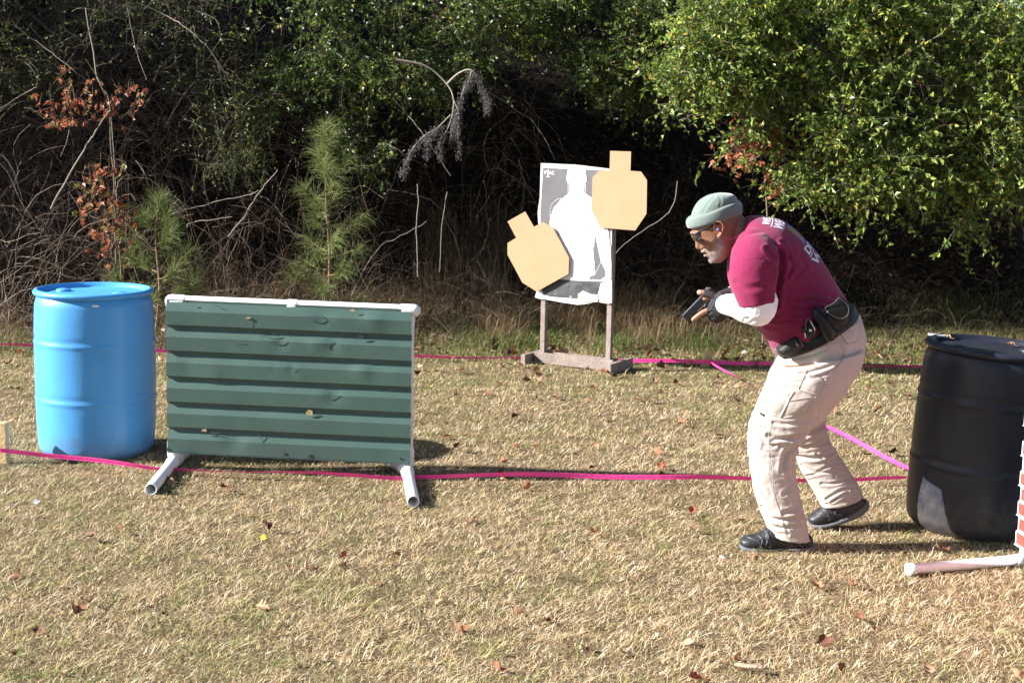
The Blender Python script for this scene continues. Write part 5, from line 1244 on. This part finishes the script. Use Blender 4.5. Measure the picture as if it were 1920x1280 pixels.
# pale bare sticks and long arching canes one can pick out
sticks = [([(95,392),(150,292),(178,248),(206,208)], .0075, 11.0, 'straight pale stick leaning in the brush below the orange sapling'),
 ([(428,443),(462,398),(492,350),(520,318)], .006, 11.0, 'pale stick leaning right between the two larger pines'),
 ([(322,402),(380,386),(440,368),(484,356)], .004, 11.0, 'long thin pale cane crossing behind the bushy young pine'),
 ([(352,425),(358,418),(400,411),(436,407)], .004, 10.95, 'short kinked pale cane right of the bushy young pine'),
 ([(248,444),(278,462)], .006, 10.9, 'short broken pale stick end beside the bushy young pine'),
 ([(28,50),(60,75),(100,110),(140,140),(172,158)], .0035, 11.3, 'pale arching cane across the top left corner'),
 ([(255,4),(300,20),(350,52),(400,105),(430,150)], .0045, 11.4, 'long arching cane above the orange sapling reaching down right'),
 ([(160,15),(175,90),(190,160),(205,200),(214,280),(220,400)], .005, 11.3, 'tall dark upright vine behind the orange sapling'),
 ([(238,12),(255,90),(275,150)], .003, 11.5, 'thin cane hanging straight down near the top left'),
 ([(0,205),(40,180),(66,165),(70,150)], .004, 11.3, 'pale crooked cane at the far left edge'),
 ([(705,150),(760,210),(800,260),(845,330)], .003, 11.4, 'thin dark cane sloping down left of the dead branch'),
 ([(900,165),(960,195),(1000,225),(1040,300)], .003, 11.5, 'thin dark cane sloping right of the dead branch'),
 ([(783,345),(786,420),(784,520)], .0035, 11.0, 'dry upright stalk right of the taller pine sapling'),
 ([(838,360),(828,430),(824,510)], .003, 11.0, 'dry upright stalk left of the tilted cardboard target'),
 ([(1560,70),(1640,110),(1690,150),(1770,160)], .004, 10.6, 'pale cane across the upper part of the bright green shrub'),
 ([(1790,145),(1850,172),(1892,192),(1925,210)], .008, 10.5, 'pale limb end at the right edge in the bright green shrub'),
 ([(1740,205),(1780,235),(1830,265),(1860,320)], .006, 10.5, 'pale forked limb in the bright green shrub above the black barrel'),
 ([(1270,340),(1250,400),(1175,455),(1150,480)], .0028, 10.7, 'thin straight pale twig between the man and the upright cardboard target'),
 ([(655,560),(705,470),(770,430),(800,415)], .003, 11.1, 'bent dry cane right of the taller pine sapling'),
 ([(300,535),(330,560),(300,590)], .003, 11.0, 'short bent cane behind the left end of the green panel')]
for l, r_, Yb, lab in sticks:
    P = catmull(np.array([at(x, y, Yb + .05 * math.sin(i * 1.7)) for i, (x, y) in enumerate(l)]), 6); P = P + rng.normal(0, r_ * .5, P.shape) + np.cumsum(rng.normal(0, .003 if 'straight' in lab or 'stick' in lab else .005, P.shape), axis=0) * np.sin(np.linspace(0, math.pi, len(P)))[:, None]; c0 = P[0].copy(); P -= c0
    V, F, C = tubes(P[None], np.linspace(r_, r_ * .55, len(P))[None], np.array([[.36,.30,.25]]) * rng.uniform(.5, 1.1), n=7)
    o = link('dead_cane', mesh_np('dead_cane', V, F, C), MT['stem']); o.location = c0; tag(o, lab, 'stem', 'bare stems standing out in the brush')

# trees behind the bank; the first two are unseen, added to shade it
def tree(x, y, H, cw, ch, label, n, seed, pine_=False, base=.35, leaf=.07, cols=None):
    r = np.random.default_rng(seed); z = float(bz(x, y)); root = empty('tree', (x, y, z), label, 'tree', 'trees behind the bank')
    P = catmull(np.array([[0,0,-.2],[.05*H*.3,0,H*.3],[-.03*H*.3,.02,H*.65],[0,0,H]]), 6); V, F = chain(P[::2], np.linspace(.13, .03, len(P[::2])) * H / 7, n=10, sub=1)
    link('trunk', mesh_np('trunk', V, F), MT['bark']).parent = root
    nb = 34; hb = r.uniform(base, .97, nb) * H; az = r.uniform(0, 6.28, nb); ln = cw * (.35 + .65 * (1 - ((hb / H - base) / (1 - base)) ** 1.4)) * r.uniform(.7, 1.1, nb)
    A = np.stack([0 * hb, 0 * hb, hb], -1); D = np.stack([np.cos(az), np.sin(az), r.uniform(.1, .7, nb)], -1); BP = grow(A, D, ln, 8, .03, .12)
    V, F, C = tubes(BP, np.linspace(.03, .006, 8)[None].repeat(nb, 0), np.tile([[.09,.07,.055]], (nb, 1)), n=5); link('limb', mesh_np('limb', V, F, C), MT['stem']).parent = root
    t = r.uniform(.25, 1, n) * 6.99; k = t.astype(int); i = r.integers(0, nb, n); f = (t - k)[:, None]; A = BP[i, k] * (1 - f) + BP[i, np.minimum(k + 1, 7)] * f + r.normal(0, ch, (n, 3))
    L = r.uniform(.6, 1.3, n) * leaf; V, F = leaves(A, rand_dir(n), rand_dir(n) + np.array([0, -.2, .5]), L, L * .55)
    cols = cols or [[.05,.085,.025],[.035,.06,.02],[.08,.11,.03]]; C = np.array(cols)[r.integers(0, len(cols), n)] * r.uniform(.7, 1.2, (n, 1))
    link('crown', mesh_np('crown', V, F, np.repeat(C, 4, axis=0), smooth=False), MT['leaf']).parent = root
tl = [(-6.0,12.6,6.5,1.5,'unseen dense tree added beyond the left edge to shade the bank'),(-7.6,14.2,7.5,1.9,'taller unseen tree added farther beyond the left edge for shade'),(-6.8,16.2,6,1.9,'leafy dark tree at the far left behind the bank'),(-4.9,17.5,7,2.0,'second dark tree from the left behind the bank'),(-3.1,16.0,6,1.8,'dark tree behind the bank above the bushy young pine'),(-1.4,17.2,7,2.0,'dark tree behind the bank above the green panel'),(.4,16.3,6.5,1.7,'dark tree behind the bank left of the target stand'),(2.0,19.5,7.5,1.8,'thinner tree behind the bank above the target stand'),(3.3,16.6,6,1.6,'dark tree behind the bank above the man'),(5.0,16.2,6,2.0,'dark tree behind the bank above the black barrel'),(6.9,17,6,2.0,'dark tree at the far right behind the bank')]
for q, (x, y, H, cw, lab) in enumerate(tl): tree(x, y, H, cw, .2, lab, 26000 if q < 2 else 17000, 60 + q, leaf=.17 if q < 2 else .09, base=.02)
# bare trees farther back, seen only through the gaps
for q in range(9):
    x = -5.6 + q * 1.9 + rng.normal(0, .3); y = rng.uniform(20, 25); z = float(bz(x, y))
    root = empty('bare_tree', (x, y, z), ('leftmost' if q == 0 else 'rightmost' if q == 8 else ['second', 'third', 'fourth', 'fifth', 'sixth', 'seventh', 'eighth'][q - 1]) + (' of' if q in (0, 8) else ' from the left of') + ' nine slender dark trees far back in the wood', 'tree', 'slender trees far back in the wood')
    P = np.array([[0, 0, -.2], [rng.normal(0, .1), 0, 4], [rng.normal(0, .3), 0, 11]]); V, F = chain(P, [.17, .14, .06], n=8); link('trunk', mesh_np('trunk', V, F), MT['bark']).parent = root
    n = 26; A = np.stack([np.zeros(n), np.zeros(n), rng.uniform(.6, 10, n)], -1); BP = grow(A, rand_dir(n) * np.array([1, .6, .3]) + [0, 0, .45], rng.uniform(.6, 1.8, n), 7, .0, .16)
    V, F, C = tubes(BP, np.linspace(.03, .006, 7)[None].repeat(n, 0), np.tile([[.09,.07,.06]], (n, 1)), n=4); link('limb', mesh_np('limb', V, F, C), MT['stem']).parent = root

# ------------------------------------------------------------------ fallen leaves, chips and scraps on the lawn
def oak_leaf(seed, lob=3):
    r = np.random.default_rng(seed); pts = [(0, -.03), (.02, .02)]
    for k in range(lob):
        y = .18 + .68 * k / lob; w_ = (.34, .42, .26)[k % 3] * r.uniform(.8, 1.15); pts += [(w_ * .28, y - .06), (w_, y + .06), (w_ * .9, y + .13), (w_ * .32, y + .14)]
    pts += [(.05, .97)]; left = [(-x * r.uniform(.85, 1.1), y + r.uniform(-.02, .02)) for x, y in pts[1:]][::-1]
    P2 = pts + [(0, 1.02)] + left; bm = bmesh.new(); vs = [bm.verts.new((x, y, 0)) for x, y in P2]; f = bm.faces.new(vs)
    bmesh.ops.triangulate(bm, faces=[f]); bmesh.ops.subdivide_edges(bm, edges=bm.edges[:], cuts=2, use_grid_fill=True); bmesh.ops.triangulate(bm, faces=bm.faces[:])
    cu = r.uniform(.5, 1.9); cv = r.uniform(-1.2, 1.4); tw = r.uniform(-.8, .8)
    for v in bm.verts:
        x, y = v.co.x, v.co.y - .5; v.co.z = cu * x * x * 1.2 + cv * y * y * .8 + tw * x * y + .05 * math.sin(9 * x + 5 * y)
    st = bmesh.ops.create_cone(bm, segments=5, radius1=.012, radius2=.008, depth=.3, cap_ends=True, matrix=Matrix.Translation((0, -.15, cv * .2)) @ Matrix.Rotation(math.pi / 2, 4, 'X'))
    me = bpy.data.meshes.new('fallen_leaf'); bm.to_mesh(me); bm.free(); me.polygons.foreach_set('use_smooth', np.ones(len(me.polygons), bool)); return me
kinds = [('litter', 'rust brown fallen oak leaf curled on the dry lawn', .36), ('litter_pale', 'pale tan fallen oak leaf lying on the dry lawn', .27), ('litter_dark', 'dark brown fallen oak leaf lying on the dry lawn', .25), ('litter_red', 'reddish fallen leaf lying on the dry lawn', .08), ('litter_yellow', 'small yellow fallen leaf on the greener grass', .04)]
variants = {}
for q, (m_, lab, p_) in enumerate(kinds):
    variants[m_] = []
    for s in range(5):
        me = oak_leaf(100 + q * 7 + s); me.materials.append(MT[m_]); variants[m_].append(me)
known = [(222,1003,1),(170,1138,2),(505,1000,2),(650,1045,3),(545,1065,1),(575,1075,0),(480,1143,1),(115,1265,1),(410,920,0),(425,925,1),(165,1017,2),(20,1085,2),(735,1045,2),(292,1150,2),(985,1155,0),(1035,1172,2),(1300,1215,1),(1160,1228,2),(1415,1045,0),(1295,970,3),(1395,980,0),(1530,1215,2),(1525,1105,0),(1580,1250,2),(1595,1165,0),(1640,1180,2),
 (840,800,0),(920,745,0),(935,722,2),(850,745,2),(1140,800,2),(1240,855,0),(1270,800,0),(1170,840,1),(1235,885,3),(1340,820,0),(1140,740,1),(1230,725,0),(1190,752,0),(1105,732,2),(820,698,2),(860,702,0),(950,688,2),(985,692,1),(1100,698,0),(1135,703,3),(1170,708,2),(1225,720,0),(1260,724,0),(1300,690,1),(900,660,0),(1195,655,1),(1040,662,0),(960,790,2),(1000,752,2),(1080,855,2),(950,905,1),(1105,885,0),(1550,740,2),(1590,705,3),(1620,722,4),(1660,716,4),(1575,745,3),(1625,735,2),(1640,780,2),(1665,855,2),(1560,775,0),(840,845,1),(850,850,2),(950,870,0),(310,910,0),(330,913,1),(640,735,2),(1765,1038,0),(1780,1042,2),(1700,745,2),(12,690,2),(40,735,2),(30,670,0),(600,920,1),(1120,1010,0),(880,985,2),(700,1100,1),(1370,1262,1)]
spots = [(x, y, k) for x, y, k in known]
while len(spots) < 190:
    if rng.random() < .6: p = (rng.uniform(-10, 1930), rng.uniform(662, 720))
    elif rng.random() < .75: p = (rng.uniform(770, 1700), rng.uniform(700, 900))
    else: p = (rng.uniform(0, 1920), rng.uniform(880, 1275))
    spots.append((p[0], p[1] + (p[0] - 960) * .02, rng.choice(5, p=[.36,.27,.25,.08,.04])))
zones = [('left of the blue barrel', lambda x, y: y < 725 and x < 75), ('between barrel and panel', lambda x, y: y < 870 and 280 < x < 312),
 ('near the tape left of the target stand', lambda x, y: y < 722 and 770 < x < 975), ('around the base of the target stand', lambda x, y: y < 730 and 975 <= x < 1180),
 ('between target stand and leaning stake', lambda x, y: y < 735 and 1180 <= x < 1330), ('near the tape behind the man', lambda x, y: y < 760 and 1330 <= x < 1715),
 ('on the lawn right of the panel', lambda x, y: y < 890 and 770 <= x < 1050), ('on the lawn left of the man', lambda x, y: y < 900 and 1050 <= x < 1420),
 ('between the man and the black barrel', lambda x, y: y < 1000 and 1500 <= x < 1700), ('near the right pipe foot', lambda x, y: y < 1100 and x > 1640),
 ('below the blue barrel in the left foreground', lambda x, y: y < 1060 and x < 283), ('just below the feet of the green panel', lambda x, y: y < 1060 and x < 790),
 ('in the middle of the foreground', lambda x, y: y < 1060 and x < 1380), ('around the man\'s shoes', lambda x, y: y < 1090 and x < 1660),
 ('in the bottom left corner', lambda x, y: x < 480), ('along the bottom left of centre', lambda x, y: x < 900), ('along the bottom right of centre', lambda x, y: x < 1400), ('in the bottom right corner', lambda x, y: True)]
hidden = lambda x, y: (60 < x < 290 and y < 850) or (308 < x < 765 and y < 858) or (1700 < x and y < 990)
spots = [t for t in spots if not hidden(t[0], t[1])]
short = ['rust brown leaf', 'pale tan leaf', 'dark brown leaf', 'reddish leaf', 'small yellow leaf']
groups_ = {}
for t in spots:
    z_ = next(i for i, (n_, f_) in enumerate(zones) if f_(t[0], t[1])); groups_.setdefault((z_, int(t[2])), []).append(t)
ords = ['leftmost', 'second', 'third', 'fourth', 'fifth', 'sixth', 'seventh', 'eighth', 'ninth', 'tenth', 'eleventh', 'twelfth', 'thirteenth', 'fourteenth', 'fifteenth', 'sixteenth']
for (z_, k), ts in sorted(groups_.items(), key=lambda t: t[0]):
    ts.sort(key=lambda t: t[0])
    for idx, (px, py, _) in enumerate(ts[:16]):
        nm_ = short[k]; zn = zones[z_][0]
        lab = (nm_ + ' lying ' + zn) if len(ts) == 1 else ('leftmost ' + nm_ + ' ' + zn if idx == 0 else ords[idx] + ' ' + nm_ + ' from the left ' + zn)
        m_ = kinds[k][0]; p = gnd(px, py); s = rng.uniform(.036, .068) * (.5 if k == 4 else 1)
        if p[1] > 8.5: s *= 1.2
        o = bpy.data.objects.new('fallen_leaf', variants[m_][rng.integers(0, 5)]); COL.objects.link(o)
        o.location = (p[0], p[1], float(bz(p[0], p[1])) + .014 + .1 * s); o.scale = (s, s, s)
        o.rotation_euler = (rng.normal(0, .45), rng.normal(0, .45), rng.uniform(0, 6.28)); tag(o, lab, 'leaf', 'fallen leaves on the dry lawn')
# leaves and a white plastic cap lying on the lid of the black barrel
p = on_lid(1757, 633.5); V, F = box((0, 0, 0), (.062, .05, .008), None, .003); o = link('plastic_cap', mesh_np('plastic_cap', V, F, smooth=False), MT['white_plastic']); o.location = p + np.array([0, 0, .012]); o.rotation_euler = (0, RAD(4), .3); tag(o, 'flat white plastic cap lying on the lid of the black barrel', 'cap')
for (x, y, lab) in ((1785, 636, 'curled tan leaf on the black barrel lid beside the white cap'), (1905, 650, 'small dry leaf on the black barrel lid near the right edge')):
    p = on_lid(x, y); o = bpy.data.objects.new('fallen_leaf', variants['litter_pale'][1]); COL.objects.link(o); o.location = p + np.array([0, 0, .008]); o.scale = (.055,) * 3; o.rotation_euler = (.1, .2, 1.2); tag(o, lab, 'leaf')
# scraps
p = gnd(1402, 1262); V, F = box((0, 0, 0), (.088, .02, .008), None, .003); V[:, 2] += .003 * np.sin(V[:, 0] * 60); o = link('wood_chip', mesh_np('wood_chip', V, F), MT['chip']); o.location = (p[0], p[1], .024); o.rotation_euler = (.1, .08, -.1); tag(o, 'pale sliver of wood lying in the grass at the bottom edge', 'wood chip')
for (x, y, s, lab) in ((63, 951, .03, 'white paper scrap on the lawn left of the panel foot'), (430, 979, .012, 'tiny white shell fragment below the green panel'), (1349, 1054, .018, 'tiny whitish crumb on the lawn in front of the man'), (1238, 790, .02, 'small pale upright scrap on the lawn left of the man')):
    p = gnd(x, y); V, F = leaves(np.zeros((2, 3)), np.array([[1., .2, .5], [.9, .5, .7]]), np.array([[0, -1., .6], [0, -.6, 1]]), np.array([s, s * .8]), np.array([s * .9, s * .7])); o = link('paper_scrap', mesh_np('paper_scrap', V, F, smooth=False), MT['paper_white']); o.location = (p[0], p[1], .02); md = o.modifiers.new('t', 'SOLIDIFY'); md.thickness = .001; tag(o, lab, 'scrap')
